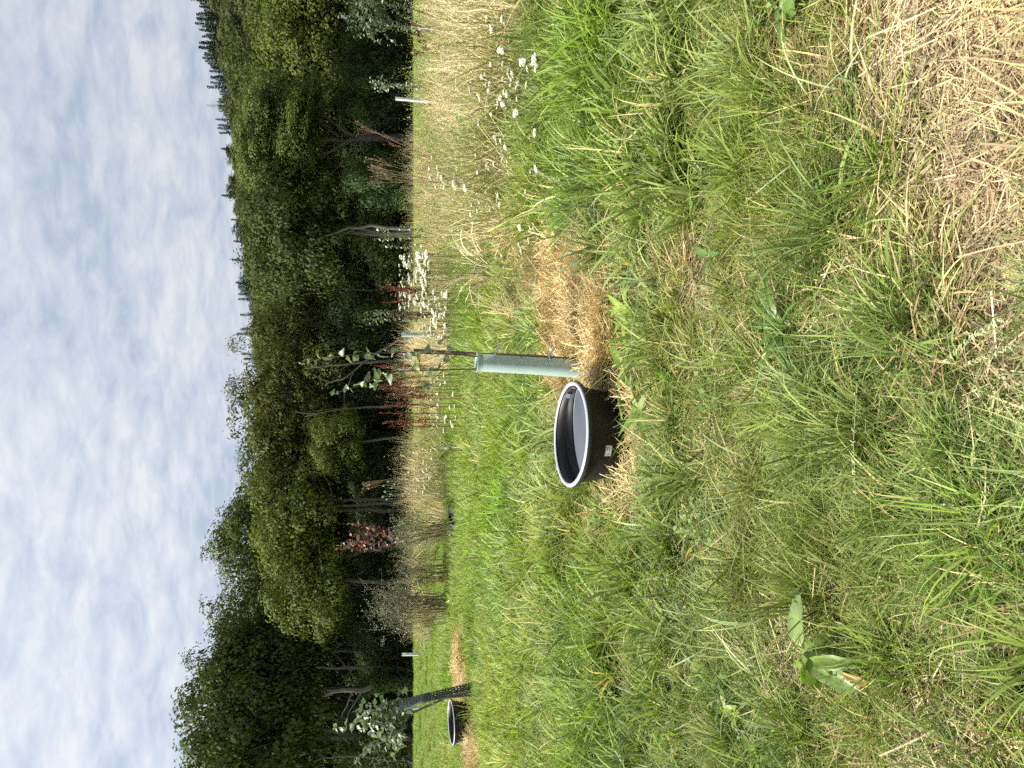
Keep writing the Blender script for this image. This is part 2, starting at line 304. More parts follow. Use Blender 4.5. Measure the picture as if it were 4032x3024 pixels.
front = [ # y px, top, bottom, width px, distance, crown, colour, label
 (2975, 650, 1330, 470, 37, 0, GR_M, 'tall dense tree at the wood edge behind the wire-mesh tree guard', dict(trunk_r=.2)),
 (2760, 690, 1300, 470, 40, 4, GR_M, 'tall dense tree behind the ivy-clad leaning trunk', dict(trunk_r=.2)),
 (2590, 800, 1320, 400, 42, 3, GR_D, 'dark tree where the wood edge steps down from its tallest crowns', dict()),
 (2420, 835, 1300, 430, 46, 5, GR_M, 'airy tree with sky gaps in its crown above the twiggy pale bush', dict(trunk_r=.2)),
 (2310, 1010, 1400, 380, 36, 1, GR_Y, 'yellow-green low tree in front of the airy tall ones', dict()),
 (2170, 800, 1250, 420, 46, 5, GR_M, 'tall airy tree rising behind the purple-leaved sapling', dict(trunk_r=.2)),
 (2020, 935, 1340, 430, 37, 1, GR_Y, 'rounded yellow-green tree above the three-stemmed trunk', dict(forks=3)),
 (1990, 890, 1250, 300, 47, 5, GR_M, 'thin-topped tree peeping over the rounded yellow-green one', dict()),
 (1800, 935, 1330, 430, 39, 4, GR_O, 'olive tree between the rounded tree and the fan-shaped willow', dict()),
 (1735, 1190, 1420, 240, 35, 1, GR_Y, 'small low yellowish tree at the foot of the olive tree', dict(trunk_r=.09)),
 (1530, 945, 1420, 440, 40, 3, GR_O, 'fan-shaped willow with many bare upright branches', dict(forks=4, limbs=26)),
 (1330, 965, 1420, 360, 42, 3, GR_O, 'slender willow next to the fan-shaped one', dict(forks=3, limbs=22)),
 (1180, 1015, 1450, 320, 44, 4, GR_M, 'lower tree at the dip in the tree line', dict()),
 (1060, 975, 1420, 300, 43, 0, GR_M, 'mid-green tree just left of the twin-trunked tree', dict()),
 (890, 890, 1420, 440, 37, 1, GR_D, 'dark twin-trunked tree with lumpy crown', dict(forks=2, trunk_r=.19)),
 (690, 930, 1350, 330, 43, 0, GR_P, 'pale green tree filling in beside the large spreading one', dict()),
 (240, 955, 1330, 380, 42, 2, GR_M, 'tree on the far side of the large spreading one', dict()),
 (60, 985, 1380, 430, 40, 1, GR_Y, 'yellowish tree behind the feather-leaved sapling', dict())]
for k, (y, vt, vb, w, d, kd, c, lab, kw) in enumerate(front):
    tree_px(lab, y, vt, vb, w, d, kd, c, k, EDGE, **kw)
# the large spreading pale tree with its fan of bare limbs
def spreading_tree():
    d = 37.0; b = at(1625, 548, d); z0 = float(gz(b.x, d)); root = empty('broadleaf_tree', (b.x, d, z0))
    tag(root, 'large spreading pale-green tree with bare limbs fanning from its trunk', 'tree', EDGE)
    rng = np.random.default_rng(77)
    for (y, vt, vb, w, k, dy) in ((560, 890, 1180, 380, 0, .3), (430, 930, 1230, 300, 1, 0), (690, 960, 1240, 240, 2, .2), (520, 1080, 1290, 330, 4, -1.2), (390, 1120, 1330, 210, 1, -.4), (640, 1100, 1270, 200, 0, .6)):
        a, c_ = at(vt, y, d+dy), at(vb, y, d+dy); hz = (a.z-c_.z)/2; w_ = w*d/F_PX
        add('crown', CROWNS[k][0], root, GR_P, (a.x-b.x, dy, (a.z+c_.z)/2-z0), (0, 0, rng.uniform(0, 6)), (w_/8.9, w_/8.9, hz/4.7))
    mb = MB(); loc = lambda x, y, dy=0: np.array(at(x, y, d+dy))-np.array([b.x, d, z0])
    base, fork = np.array([0, 0, -.2]), loc(1415, 545)
    mb.tube(np.array([base, base*.6+fork*.4+[.05, 0, 0], fork]), [.26, .2, .17], 10)
    for (x0, y0, x1, y1, r, dy) in ((1440, 545, 1255, 548, .13, 0), (1390, 535, 1272, 445, .1, -.6), (1395, 550, 1230, 640, .11, .3), (1425, 560, 1340, 720, .06, -.3), (1335, 545, 1195, 470, .09, .5), (1330, 552, 1180, 555, .10, 0),
                                    (1400, 575, 1300, 700, .05, .8), (1270, 548, 1080, 520, .07, 0), (1272, 445, 1150, 380, .06, -.6), (1230, 640, 1090, 680, .06, .3), (1255, 548, 1090, 600, .05, .2), (1300, 500, 1130, 440, .05, 0)):
        p, q = loc(x0, y0), loc(x1, y1, dy); limb(mb, rng, p, q, r, r*.45, .08, 7)
        for _ in range(3):
            s_ = p+(q-p)*rng.uniform(.4, .95); limb(mb, rng, s_, s_+rng.normal(size=3)*[.5, .5, .3]+[0, 0, .7], .025, .008, .1, 5, 4)
    add('trunk', mb.mesh('trunk', M_BARK, True), root)
spreading_tree()
# leaning pale trunks and stems that show against the dark wood
M_BARKP = mat_solid('pale_bark', (.11, .10, .085), .85, .2, .45, 5, .6, (.18, .165, .14))
def bare_trunk(label, pts, r, d, seed, ivy=False, bark=M_BARKP):
    rng = np.random.default_rng(seed); P = np.array([at(x, y, d) for x, y in pts]); o = P[0].copy(); o[2] = float(gz(o[0], d)); root = empty('bare_trunk', o)
    tag(root, label, 'tree trunk', 'bare trunks at the wood edge'); P = P-o; P = np.concatenate([[[P[0][0], 0, -.2]], P])
    t = np.linspace(0, 1, 14); q = np.linspace(0, 1, len(P)); Pi = np.stack([np.interp(t, q, P[:, k]) for k in range(3)], -1); Pi[1:] += rng.normal(size=(13, 3))*.03
    mb = MB(); mb.tube(Pi, np.linspace(r, r*.3, 14), 8)
    for _ in range(2):
        k = rng.integers(7, 13); limb(mb, rng, Pi[k], Pi[k]+np.array([rng.normal()*.9, rng.normal()*.5, rng.uniform(.5, 1.4)]), r*.2, .01, .1, 6, 5)
    add('stem', mb.mesh('stem', bark, True), root)
    if ivy:
        k = 2600; tt = rng.uniform(0, .62, k); c = np.stack([np.interp(tt, t, Pi[:, q_]) for q_ in range(3)], -1); dr = unit(rng.normal(size=(k, 3))*[1, 1, .3])
        V, Q, A = leaf_cards(rng, c+dr*(r*.9+rng.uniform(0, .16, (k, 1))), unit(dr+.5*rng.normal(size=(k, 3))), .1, .8); mb2 = MB(); mb2.put(V, Q, A)
        add('ivy', mb2.mesh('ivy', M_TREE), root, (.05, .08, .02))
bare_trunk('leaning pale grey trunk with its lower half wrapped in ivy', [(1630, 2690), (1520, 2695), (1400, 2715), (1280, 2735)], .2, 34, 1, True)
bare_trunk('thick leaning broken trunk behind the bushy pale-leaved sapling', [(1630, 2905), (1480, 2900), (1350, 2885), (1230, 2870)], .2, 37, 2)
bare_trunk('thin leaning stem at the end of the wood edge', [(1630, 3000), (1480, 2985), (1350, 2975), (1240, 2990)], .1, 36, 3)
bare_trunk('curved moss-browned trunk between the white tree tube and the ivy-clad one', [(1640, 2640), (1480, 2625), (1330, 2632), (1240, 2630)], .15, 38, 4, bark=M_BARK)
bare_trunk('straight brown trunk behind the pale twiggy bush', [(1640, 2355), (1500, 2352), (1420, 2345), (1330, 2350)], .15, 38, 5, bark=M_BARK)
bare_trunk('dim trunk between the purple sapling and the twiggy bush', [(1640, 2300), (1520, 2306), (1400, 2300), (1300, 2302)], .13, 39, 6, bark=M_BARK)
bare_trunk('trunk rising behind the purple-leaved sapling', [(1640, 2150), (1520, 2160), (1420, 2170), (1340, 2200)], .17, 37, 7, bark=M_BARK)
bare_trunk('thin trunk just right of the purple-leaved sapling', [(1640, 2040), (1520, 2055), (1430, 2060), (1350, 2070)], .1, 38, 8, bark=M_BARK)
bare_trunk('pale thin stem above the red dock spikes', [(1540, 1600), (1420, 1606), (1300, 1615), (1200, 1640)], .07, 35, 9)
bare_trunk('pale forked stem behind the apple sapling', [(1580, 1420), (1420, 1425), (1300, 1440), (1200, 1450)], .1, 37, 10)
bare_trunk('slanting branch crossing behind the apple sapling', [(1560, 1340), (1440, 1420), (1350, 1490), (1290, 1510)], .08, 36, 11)
bare_trunk('slender upright stem at the dip in the tree line', [(1600, 1145), (1480, 1142), (1380, 1140), (1300, 1135)], .06, 39, 12)
bare_trunk('pale leaning pole trunk next to the twin-trunked tree', [(1610, 905), (1480, 890), (1380, 900), (1280, 930)], .11, 35, 13)
bare_trunk('short pale stem behind the grey-leaved sapling in the tall grass', [(1610, 170), (1540, 172), (1490, 170), (1440, 165)], .09, 38, 14)
# dim undergrowth and back rows that close the wood
rng0 = np.random.default_rng(5)
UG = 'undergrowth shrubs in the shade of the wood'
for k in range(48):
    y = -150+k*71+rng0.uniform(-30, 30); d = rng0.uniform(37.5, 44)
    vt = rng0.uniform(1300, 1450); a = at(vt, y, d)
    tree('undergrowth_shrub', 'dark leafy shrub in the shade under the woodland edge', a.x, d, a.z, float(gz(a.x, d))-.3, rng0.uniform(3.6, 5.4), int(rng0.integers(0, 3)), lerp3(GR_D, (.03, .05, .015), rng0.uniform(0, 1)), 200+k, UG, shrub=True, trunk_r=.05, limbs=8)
for (y, vt, w, d, kd) in ((380, 1300, 300, 36, 1), (250, 1330, 300, 36.5, 1), (150, 1350, 280, 37, 1), (60, 1370, 280, 36, 0)):
    a = at(vt, y, d); tree('willow_shrub', 'narrow-leaved willow shrub with drooping sprays beside the white tree tube', a.x, d, a.z, float(gz(a.x, d))-.2, w*d/F_PX, kd, (.045, .07, .018), 250+y, 'willow shrubs at the wood edge', shrub=True, trunk_r=.05, limbs=8)
a = at(1335, 715, 35); tree('bushy_shrub', 'bluish-green round shrub behind the brown dead umbel stalks', a.x, 35, a.z, float(gz(a.x, 35))-.2, 2.6, 0, (.06, .105, .035), 300, 'lone shrubs', shrub=True, trunk_r=.05, limbs=8)
BK = 'back rows of the woodland'
for r_, (d, n, va, vb_) in enumerate(((50, 15, 980, 1500), (57, 15, 990, 1520), (66, 16, 1000, 1500))):
    for k in range(n):
        y = -100+(k+.5*(r_ % 2))*3300/n+rng0.uniform(-60, 60)
        lift = -130*float(sstep(1900, 2700, y)); a = at(va+lift+rng0.uniform(0, 90)+60*float(sstep(1500, 1100, y))*float(sstep(700, 1000, y)), y, d); b = at(vb_, y, d)
        tree('woodland_tree', 'shaded tree in the back rows of the wood', a.x, d, a.z, b.z, rng0.uniform(420, 520)*d/F_PX, int(rng0.integers(0, 6)), lerp3(GR_D, GR_M, rng0.uniform(0, 1)), 400+r_*50+k, BK, limbs=4)
# wooded hillside
def spruce_mesh(seed):
    rng = np.random.default_rng(seed); mb = MB(); H = 16.0; mb.tube([[0, 0, 0], [0, 0, H*.5], [0, 0, H]], [.22, .12, .02], 5)
    for z in np.arange(2.0, H-.2, .55):
        R = 3.1*(1-z/H)**.8+.15; nb = 9
        for b in range(nb):
            a = rng.uniform(0, 6.28); L = R*rng.uniform(.7, 1.12); k = max(3, int(L*5)); t = rng.uniform(.1, 1, k)
            P = np.stack([np.cos(a)*L*t, np.sin(a)*L*t, z-.28*L*t+.1*L*t*t], -1)+rng.normal(size=(k, 3))*[.14, .14, .1]
            V, Q, A = leaf_cards(rng, P, unit(np.array([np.cos(a)*.3, np.sin(a)*.3, .8])+.5*rng.normal(size=(k, 3))), .55, .5); mb.put(V, Q, A)
    return mb.mesh('spruce_crown', M_TREE)
SPRUCE = [spruce_mesh(s) for s in (1, 2, 3)]
HILLB = [crown_mesh(s, 4, 4.2, 60, 80, 1.1, .42, .2, 200)[0] for s in (31, 32, 33)]
mbt = MB(); mbt.tube([[0, 0, -1], [0, 0, 5], [0, 0, 9]], [.3, .22, .1], 6); HTRUNK = mbt.mesh('trunk', M_BARK)
def hill_tree(X, Y, h, kind, color, conifer, label, group):
    z = float(gz(X, Y)); root = empty('spruce_tree' if conifer else 'hillside_tree', (X, Y, z), rng0.uniform(0, 6)); tag(root, label, 'tree', group)
    if conifer:
        s = h/16; add('crown', SPRUCE[kind], root, color, (0, 0, 0), None, (s, s, s))
    else:
        s = h/10.5; add('crown', HILLB[kind], root, color, (0, 0, h*.58), None, (s, s, s)); add('trunk', HTRUNK, root, None, (0, 0, 0), None, s)
SP = (.020, .036, .024)
for k in range(92):                               # ridge of spruces
    y = -120+k*7.2+rng0.uniform(-6, 6); r = ray(900, y); Y = rng0.uniform(285, 345); X = r.x/r.y*Y
    hill_tree(X, Y, rng0.uniform(14, 19)-6.5*max(0, y)/540, k % 3, lerp3(SP, (.03, .05, .03), rng0.uniform(0, .8)), True, 'dark spruce on the skyline of the wooded hill', 'spruces on the ridge')
for k in range(44):                               # mixed ridge trees further along
    y = 560+k*26+rng0.uniform(-8, 8); r = ray(900, y); Y = rng0.uniform(318, 345); X = r.x/r.y*Y
    con = rng0.uniform() < .45
    hill_tree(X, Y, rng0.uniform(12, 16) if con else rng0.uniform(9, 13.5), k % 3, lerp3((.03, .05, .028), (.05, .06, .022), rng0.uniform(0, 1)), con, 'dark spruce along the lower stretch of the ridge' if con else 'rounded tree along the lower stretch of the ridge', 'mixed trees on the ridge')
for k in range(190):                              # slope below the ridge
    Y = rng0.uniform(160, 265); y = rng0.uniform(-150, 1750); r = ray(900, y); X = r.x/r.y*Y
    rust = rng0.uniform() < .06
    c = (.13, .085, .03) if rust else lerp3((.045, .065, .024), (.085, .095, .03), rng0.uniform(0, 1))
    hill_tree(X, Y, rng0.uniform(8.5, 12.5), k % 3, c, False, 'rust-brown tree on the wooded hillside' if rust else 'green tree on the wooded hillside', 'hillside trees')
def mast():
    Y = 350; b = at(905, 421, Y); z = float(gz(b.x, Y)); top = at(812, 421, Y).z; root = empty('lattice_mast', (b.x, Y, z)); tag(root, 'thin grey lattice mast standing on the ridge among the spruces', 'mast')
    H = top-z; mb = MB()
    for sx in (-1, 1):
        for sy in (-1, 1): mb.tube([[sx*1.2, sy*1.2, 0], [sx*.25, sy*.25, H]], [.07, .05], 4)
    n = 14
    for k in range(n):
        z0, z1 = H*k/n, H*(k+1)/n; w0, w1 = 1.2-.95*k/n, 1.2-.95*(k+1)/n
        mb.tube([[-w0, -w0, z0], [w1, -w1, z1]], [.035, .035], 3); mb.tube([[w0, -w0, z0], [-w1, -w1, z1]], [.035, .035], 3)
    add('lattice', mb.mesh('lattice', M_METAL), root)
    m2 = MB(); m2.tube([[-2.6, 0, H*.72], [2.6, 0, H*.72]], [.06, .06], 4); m2.tube([[-1.7, 0, H*.86], [1.7, 0, H*.86]], [.05, .05], 4); add('crossarm', m2.mesh('crossarm', M_METAL), root)
mast()
# ------------------------------------------------------------------ grass, straw and meadow (uncountable cover)
def blades(rng, n, R, Lr, Wd, lean, curl, seg=4, outward=.6, z0=0.0, flat=False):
    a = rng.uniform(0, 2*PI, n); rad = R*np.sqrt(rng.uniform(0, 1, n)); ph = np.where(rng.uniform(0, 1, n) < outward, a+rng.normal(0, .5, n), rng.uniform(0, 2*PI, n))
    L = rng.uniform(Lr[0], Lr[1], n); th0 = rng.uniform(lean[0], lean[1], n); cu = rng.uniform(curl[0], curl[1], n); tw = rng.normal(0, .5, n)
    t = np.linspace(0, 1, seg+1); P = np.zeros((n, seg+1, 3)); P[:, 0, 0] = np.cos(a)*rad; P[:, 0, 1] = np.sin(a)*rad; P[:, 0, 2] = z0 if not flat else rng.uniform(0, z0, n)
    for k in range(seg):
        th = th0+cu*t[k]**1.3; p2 = ph+tw*t[k]
        st = np.stack([np.sin(th)*np.cos(p2), np.sin(th)*np.sin(p2), np.cos(th)], -1)*(L/seg)[:, None]; P[:, k+1] = P[:, k]+st
    if not flat: P[..., 2] = np.maximum(P[..., 2], .002)
    sd = ph+PI/2+rng.normal(0, .5, n); S_ = np.stack([np.cos(sd), np.sin(sd), rng.normal(0, .25, n)], -1)
    w = Wd*rng.uniform(.6, 1.4, n)[:, None]*(np.array([.8]+[1-.95*(q**2) for q in t[1:]]) if not flat else np.ones(seg+1))[None, :]
    V = np.stack([P-S_[:, None]*w[..., None]*.5, P+S_[:, None]*w[..., None]*.5], 2).reshape(-1, 3)
    i, j = np.meshgrid(np.arange(n), np.arange(seg), indexing='ij'); b = i*(seg+1)*2+j*2
    Q = np.stack([b, b+1, b+3, b+2], -1).reshape(-1, 4)
    A = np.ones((n, seg+1, 2, 4)); A[..., 0] = rng.uniform(0, 1, n)[:, None, None]; A[..., 1] = t[None, :, None]; A[..., 2] = rng.uniform(0, 1, n)[:, None, None]
    return V, Q, A.reshape(-1, 4)
def patch(rng, mb, n, R, fn, zs=(.75, 1.25), sq=1.0):
    # n tufts spread over a round patch; each tuft carries its own dryness number in the alpha channel
    for _ in range(n):
        t = MB(); fn(rng, t); V = np.concatenate(t.V); Q = np.concatenate(t.Q); A = np.concatenate(t.A); a = rng.uniform(0, 2*PI); r = R*math.sqrt(rng.uniform()); s = rng.uniform(*zs)
        if sq < 1: s *= 1-(1-sq)*(r/R)
        ti = rng.normal(0, .12, 2); V = V*s; V = V+np.stack([V[:, 2]*ti[0], V[:, 2]*ti[1], np.zeros(len(V))], -1)+[math.cos(a)*r, math.sin(a)*r, 0]
        A[:, 3] = rng.uniform(); A[:, 0] = np.clip(A[:, 0]*.75+.25*rng.uniform(), 0, 1); A[:, 2] = np.clip(A[:, 2]*.5+.5*rng.uniform(), 0, 1); mb.put(V, Q, A)
def protos(name, count, fn, mat, seed):
    c = bpy.data.collections.new(name)
    for k in range(count):
        mb = MB(); fn(np.random.default_rng(seed+k), mb); o = bpy.data.objects.new('%s_clump_%s' % (name, 'abcdefgh'[k]), mb.mesh(name, mat)); c.objects.link(o)
    return c
def scatter(name, label, cat, coll, nvar, P, scale, tint, seed, tilt=.15, base=None, dry=None):
    rng = np.random.default_rng(seed); n = len(P)
    me = bpy.data.meshes.new(name); me.vertices.add(n); me.vertices.foreach_set('co', np.asarray(P, np.float32).ravel())
    rot = np.stack([rng.normal(0, tilt, n), rng.normal(0, tilt, n), rng.uniform(0, 6.283, n)], -1)
    for nm, ty, fld, dat in (('rot', 'FLOAT_VECTOR', 'vector', rot), ('tint', 'FLOAT_COLOR', 'color', np.concatenate([tint, np.clip(np.zeros(n) if dry is None else dry, 0, 1)[:, None]], 1))):
        a = me.attributes.new(nm, ty, 'POINT'); a.data.foreach_set(fld, np.asarray(dat, np.float32).ravel())
    a = me.attributes.new('scl', 'FLOAT', 'POINT'); a.data.foreach_set('value', np.asarray(scale, np.float32))
    a = me.attributes.new('idx', 'INT', 'POINT'); a.data.foreach_set('value', rng.integers(0, nvar, n).astype(np.int32))
    o = bpy.data.objects.new(name, me); COL.objects.link(o); tag(o, label, cat, kind='stuff')
    g = bpy.data.node_groups.new(name, 'GeometryNodeTree'); g.interface.new_socket('Geometry', in_out='INPUT', socket_type='NodeSocketGeometry'); g.interface.new_socket('Geometry', in_out='OUTPUT', socket_type='NodeSocketGeometry')
    gi = N(g, 'NodeGroupInput'); go = N(g, 'NodeGroupOutput'); ip = N(g, 'GeometryNodeInstanceOnPoints'); ci = N(g, 'GeometryNodeCollectionInfo'); L = g.links.new
    ci.inputs['Collection'].default_value = coll; ci.inputs['Separate Children'].default_value = True; ci.inputs['Reset Children'].default_value = True
    def na(nm, ty):
        q = N(g, 'GeometryNodeInputNamedAttribute', data_type=ty); q.inputs['Name'].default_value = nm; return q.outputs['Attribute']
    L(gi.outputs[0], ip.inputs['Points']); L(ci.outputs[0], ip.inputs['Instance']); ip.inputs['Pick Instance'].default_value = True
    L(na('idx', 'INT'), ip.inputs['Instance Index']); L(na('rot', 'FLOAT_VECTOR'), ip.inputs['Rotation']); L(na('scl', 'FLOAT'), ip.inputs['Scale'])
    if base is not None:
        jn = N(g, 'GeometryNodeJoinGeometry'); ob = N(g, 'GeometryNodeObjectInfo'); ob.inputs['Object'].default_value = base; L(ip.outputs[0], jn.inputs[0]); L(ob.outputs['Geometry'], jn.inputs[0]); L(jn.outputs[0], go.inputs[0])
    else: L(ip.outputs[0], go.inputs[0])
    md = o.modifiers.new('scatter', 'NODES'); md.node_group = g
    return o
def gpoly(pts): return np.array([[*on(min(x, 4300), y)[:2]] for x, y in pts])
def inside(poly, X, Y):
    r = np.zeros(len(X), bool); x1, y1 = poly[:, 0], poly[:, 1]; x2, y2 = np.roll(x1, -1), np.roll(y1, -1)
    for a, b, c, d in zip(x1, y1, x2, y2):
        k = ((b > Y) != (d > Y)); r ^= k & (X < (c-a)*(Y-b)/((d-b) if d != b else 1e-9)+a)
    return r
def soft(poly, X, Y, rng, j): return inside(poly, X+rng.normal(0, 1, len(X))*j, Y+rng.normal(0, 1, len(X))*j*1.4)
Z_STRAW = gpoly([(3300, -900), (3330, 0), (3400, 220), (3460, 430), (3580, 620), (3690, 800), (3760, 1100), (3830, 1380), (3900, 1520), (4300, 1600), (4300, -900)])
Z_STRAW2 = gpoly([(3560, 3500), (3530, 2960), (3640, 2830), (3780, 2850), (3900, 2950), (4300, 3000), (4300, 3500)])
Z_HEAP = gpoly([(2210, 890), (2190, 1150), (2200, 1480), (2260, 1570), (2350, 1600), (2440, 1560), (2510, 1470), (2500, 1250), (2480, 1050), (2410, 900), (2290, 850)])
Z_HEAP2 = gpoly([(2500, 1590), (2510, 1700), (2490, 1770), (2430, 1835), (2410, 1900), (2460, 1930), (2520, 1890), (2550, 1780), (2560, 1650), (2530, 1570)])
Z_HEAP3 = gpoly([(1845, 2925), (1880, 2870), (1905, 2890), (1930, 2960), (1880, 2990), (1845, 2975)])
Z_HEAP4 = gpoly([(1822, 2480), (1828, 2650), (1825, 2760), (1850, 2760), (1868, 2700), (1865, 2480)])
Z_DRY = gpoly([(1970, 880), (1990, 1260), (2130, 1290), (2190, 1200), (2200, 950), (2120, 850)])
Z_MEADOW = gpoly([(2260, -700), (2240, 0), (2130, 330), (2060, 700), (2030, 950), (1880, 1050), (1825, 1180), (1790, 1500), (1795, 1900), (1745, 2100), (1715, 2450), (1665, 2450), (1660, 1950), (1675, 1000), (1700, 0), (1700, -700)])
TUBS = [on(2440, 1715), on(1858, 2835)]
def cloud(seed, bands):
    rng = np.random.default_rng(seed); out = []
    for y0, y1, dens in bands:
        n = int(dens*(y1-y0)*(.55*(y0+y1)+2.2)); Y = np.sqrt(rng.uniform(y0*y0, y1*y1, n)); X = rng.uniform(-1, 1, n)*(.55*Y+1.1); out.append(np.stack([X, Y], -1))
    P = np.concatenate(out); return rng, P[:, 0], P[:, 1]
def heapz(X, Y):
    z = np.zeros(len(X))
    for poly, h in ((Z_HEAP, .065), (Z_HEAP2, .08), (Z_HEAP3, .16), (Z_HEAP4, .12)):
        x1, y1 = poly[:, 0], poly[:, 1]; x2, y2 = np.roll(x1, -1), np.roll(y1, -1); dd = np.full(len(X), 9.)
        for a, b, c, d in zip(x1, y1, x2, y2):
            t = np.clip(((X-a)*(c-a)+(Y-b)*(d-b))/((c-a)**2+(d-b)**2+1e-9), 0, 1); dd = np.minimum(dd, np.hypot(X-a-t*(c-a), Y-b-t*(d-b)))
        z = np.maximum(z, inside(poly, X, Y)*h*sstep(0, .28, dd)*(1+.35*wob(X, Y, 9, 3)))
    for p in TUBS: z = z*sstep(.33, .52, np.hypot(X-p.x, Y-p.y))
    return z
def H(X, Y): return gz(X, Y)+heapz(np.atleast_1d(np.asarray(X, float)), np.atleast_1d(np.asarray(Y, float)))
def mixc(a, b, t): return np.asarray(a)[None]*(1-t[:, None])+np.asarray(b)[None]*t[:, None]
C_LUSH, C_OLIVE, C_BLUE, C_DRY, C_HAY = (.165, .27, .042), (.25, .295, .085), (.25, .335, .18), (.40, .31, .165), (.36, .235, .10)
def grass_tint(rng, X, Y):
    n = len(X); t = mixc(C_LUSH, C_OLIVE, np.clip(.45+.5*wob(X, Y, 1.7, 5)+rng.normal(0, .2, n), 0, 1))
    t = t+(np.array(C_BLUE)-t)*np.clip(.12+.45*wob(X, Y, 2.3, 8)+rng.normal(0, .2, n), 0, .8)[:, None]
    return t*(.92+.22*sstep(4, 9, Y))[:, None]
# --- clump shapes
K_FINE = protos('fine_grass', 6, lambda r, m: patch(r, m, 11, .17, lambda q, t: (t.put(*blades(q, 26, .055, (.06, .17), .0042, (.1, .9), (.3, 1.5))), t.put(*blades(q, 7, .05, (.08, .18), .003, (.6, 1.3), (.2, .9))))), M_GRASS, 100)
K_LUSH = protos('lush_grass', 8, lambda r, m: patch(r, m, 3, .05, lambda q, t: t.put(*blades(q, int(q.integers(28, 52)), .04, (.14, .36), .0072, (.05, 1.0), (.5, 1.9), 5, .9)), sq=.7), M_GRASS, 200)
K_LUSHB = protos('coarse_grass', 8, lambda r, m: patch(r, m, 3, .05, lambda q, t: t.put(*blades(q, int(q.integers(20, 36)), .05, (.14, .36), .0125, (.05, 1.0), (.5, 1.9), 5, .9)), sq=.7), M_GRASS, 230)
K_FINEB = protos('mid_grass', 6, lambda r, m: patch(r, m, 9, .19, lambda q, t: t.put(*blades(q, 22, .06, (.07, .19), .0085, (.1, .9), (.3, 1.5)))), M_GRASS, 130)
K_CLOV = protos('small_weeds', 5, lambda r, m: m.put(*leaf_cards(r, np.concatenate([r.normal(0, .06, (60, 2)), r.uniform(.02, .09, (60, 1))], 1), unit(r.normal(size=(60, 3))*.35+[0, 0, 1]), .022, .8)), M_GRASS, 960)
K_LONG = protos('long_blades', 6, lambda r, m: m.put(*blades(r, 13, .12, (.2, .44), .0085, (.35, 1.3), (.3, 1.7), 6, .4)), M_GRASS, 250)
K_FLAT = protos('lying_grass', 5, lambda r, m: patch(r, m, 9, .2, lambda q, t: t.put(*blades(q, 34, .08, (.10, .28), .006, (1.0, 1.5), (-.1, .5), 4, .3, .02))), M_GRASS, 300)
K_FAR = protos('distant_grass', 6, lambda r, m: patch(r, m, 9, .45, lambda q, t: t.put(*blades(q, 36, .16, (.09, .24), .014, (.05, .8), (.3, 1.5), 3))), M_GRASS, 400)
K_STRAW = protos('straw_scatter', 5, lambda r, m: patch(r, m, 10, .2, lambda q, t: (t.put(*blades(q, 34, .12, (.03, .12), .0030, (1.35, 1.75), (-.15, .15), 1, .1, .025, True)), t.put(*blades(q, 5, .1, (.08, .2), .0031, (1.4, 1.7), (-.1, .1), 2, .1, .03, True)))), M_STRAW, 500)
K_HAY = protos('hay_strands', 5, lambda r, m: patch(r, m, 5, .1, lambda q, t: t.put(*blades(q, 55, .11, (.06, .22), .0036, (1.1, 1.75), (-.5, .5), 4, .2, .05, True))), M_STRAW, 600)
def seedheads(r, m, n, Lr, w, hl, hw):
    V, Q, A = blades(r, n, .12, Lr, w, (.02, .35), (.1, .7), 4, .6); m.put(V, Q, A)
    T = V.reshape(n, 5, 2, 3).mean(2); tip, prev = T[:, 4], T[:, 3]
    for q in range(n):
        d = unit(tip[q]-prev[q]); k = 7; s = np.linspace(-.7, 1, k)[:, None]; P = tip[q]+d*s*hl*.5+r.normal(size=(k, 3))*hw
        m.put(*leaf_cards(r, P, unit(r.normal(size=(k, 3))), .018, .22))
K_TALL = protos('tall_dry_grass', 6, lambda r, m: patch(r, m, 5, .28, lambda q, t: (seedheads(q, t, 7, (.5, 1.0), .0085, .12, .008), t.put(*blades(q, 22, .16, (.25, .7), .014, (.1, 1.2), (.2, 2.0), 5)))), M_STRAW, 700)
K_WEED = protos('meadow_weeds', 5, lambda r, m: patch(r, m, 4, .25, lambda q, t: (t.put(*blades(q, 16, .12, (.25, .6), .004, (.02, .5), (.1, .6), 3)), t.put(*leaf_cards(q, q.normal(size=(70, 3))*[.13, .13, .16]+[0, 0, .3], unit(q.normal(size=(70, 3))+[0, 0, .6]), .035, .4)))), M_GRASS, 800)
K_YARF = protos('feathery_leaves', 4, lambda r, m: m.put(*blades(r, 120, .13, (.03, .09), .0016, (.3, 1.3), (0, .6), 2, .3, .03)), M_GRASS, 900)
CLEAR = np.array([[on(x, y).x, on(x, y).y, r] for x, y, r in ((2530, 1225, .16), (2500, 1110, .14), (2520, 1465, .16), (2580, 1640, .2), (2160, 1800, .2), (3165, 1295, .14), (2870, 1010, .12), (3190, 75, .14), (2960, 2800, .14), (3060, 2990, .13), (3200, 2600, .16), (3140, 2430, .14), (3350, 2680, .14), (4000, 1760, .08), (2700, 1560, .12), (3950, 2060, .12))])
def clear(X, Y, f=1.0):
    k = np.ones(len(X), bool)
    for x, y, r in CLEAR: k &= np.hypot(X-x, Y-y) > r*f
    return k
def low(X, Y):                                   # shorter sward right in front of the tubs
    f = np.ones(len(X))
    for p, r, a in ((TUBS[0], .55, .45), (TUBS[1], 1.3, .6)): f *= 1-a*np.exp(-((X-p.x)/(r*.8))**2-((Y-p.y+r*.7)/r)**2)
    return f
def points(X, Y, extra=0.0): return np.stack([X, Y, H(X, Y)-.004+extra], -1)
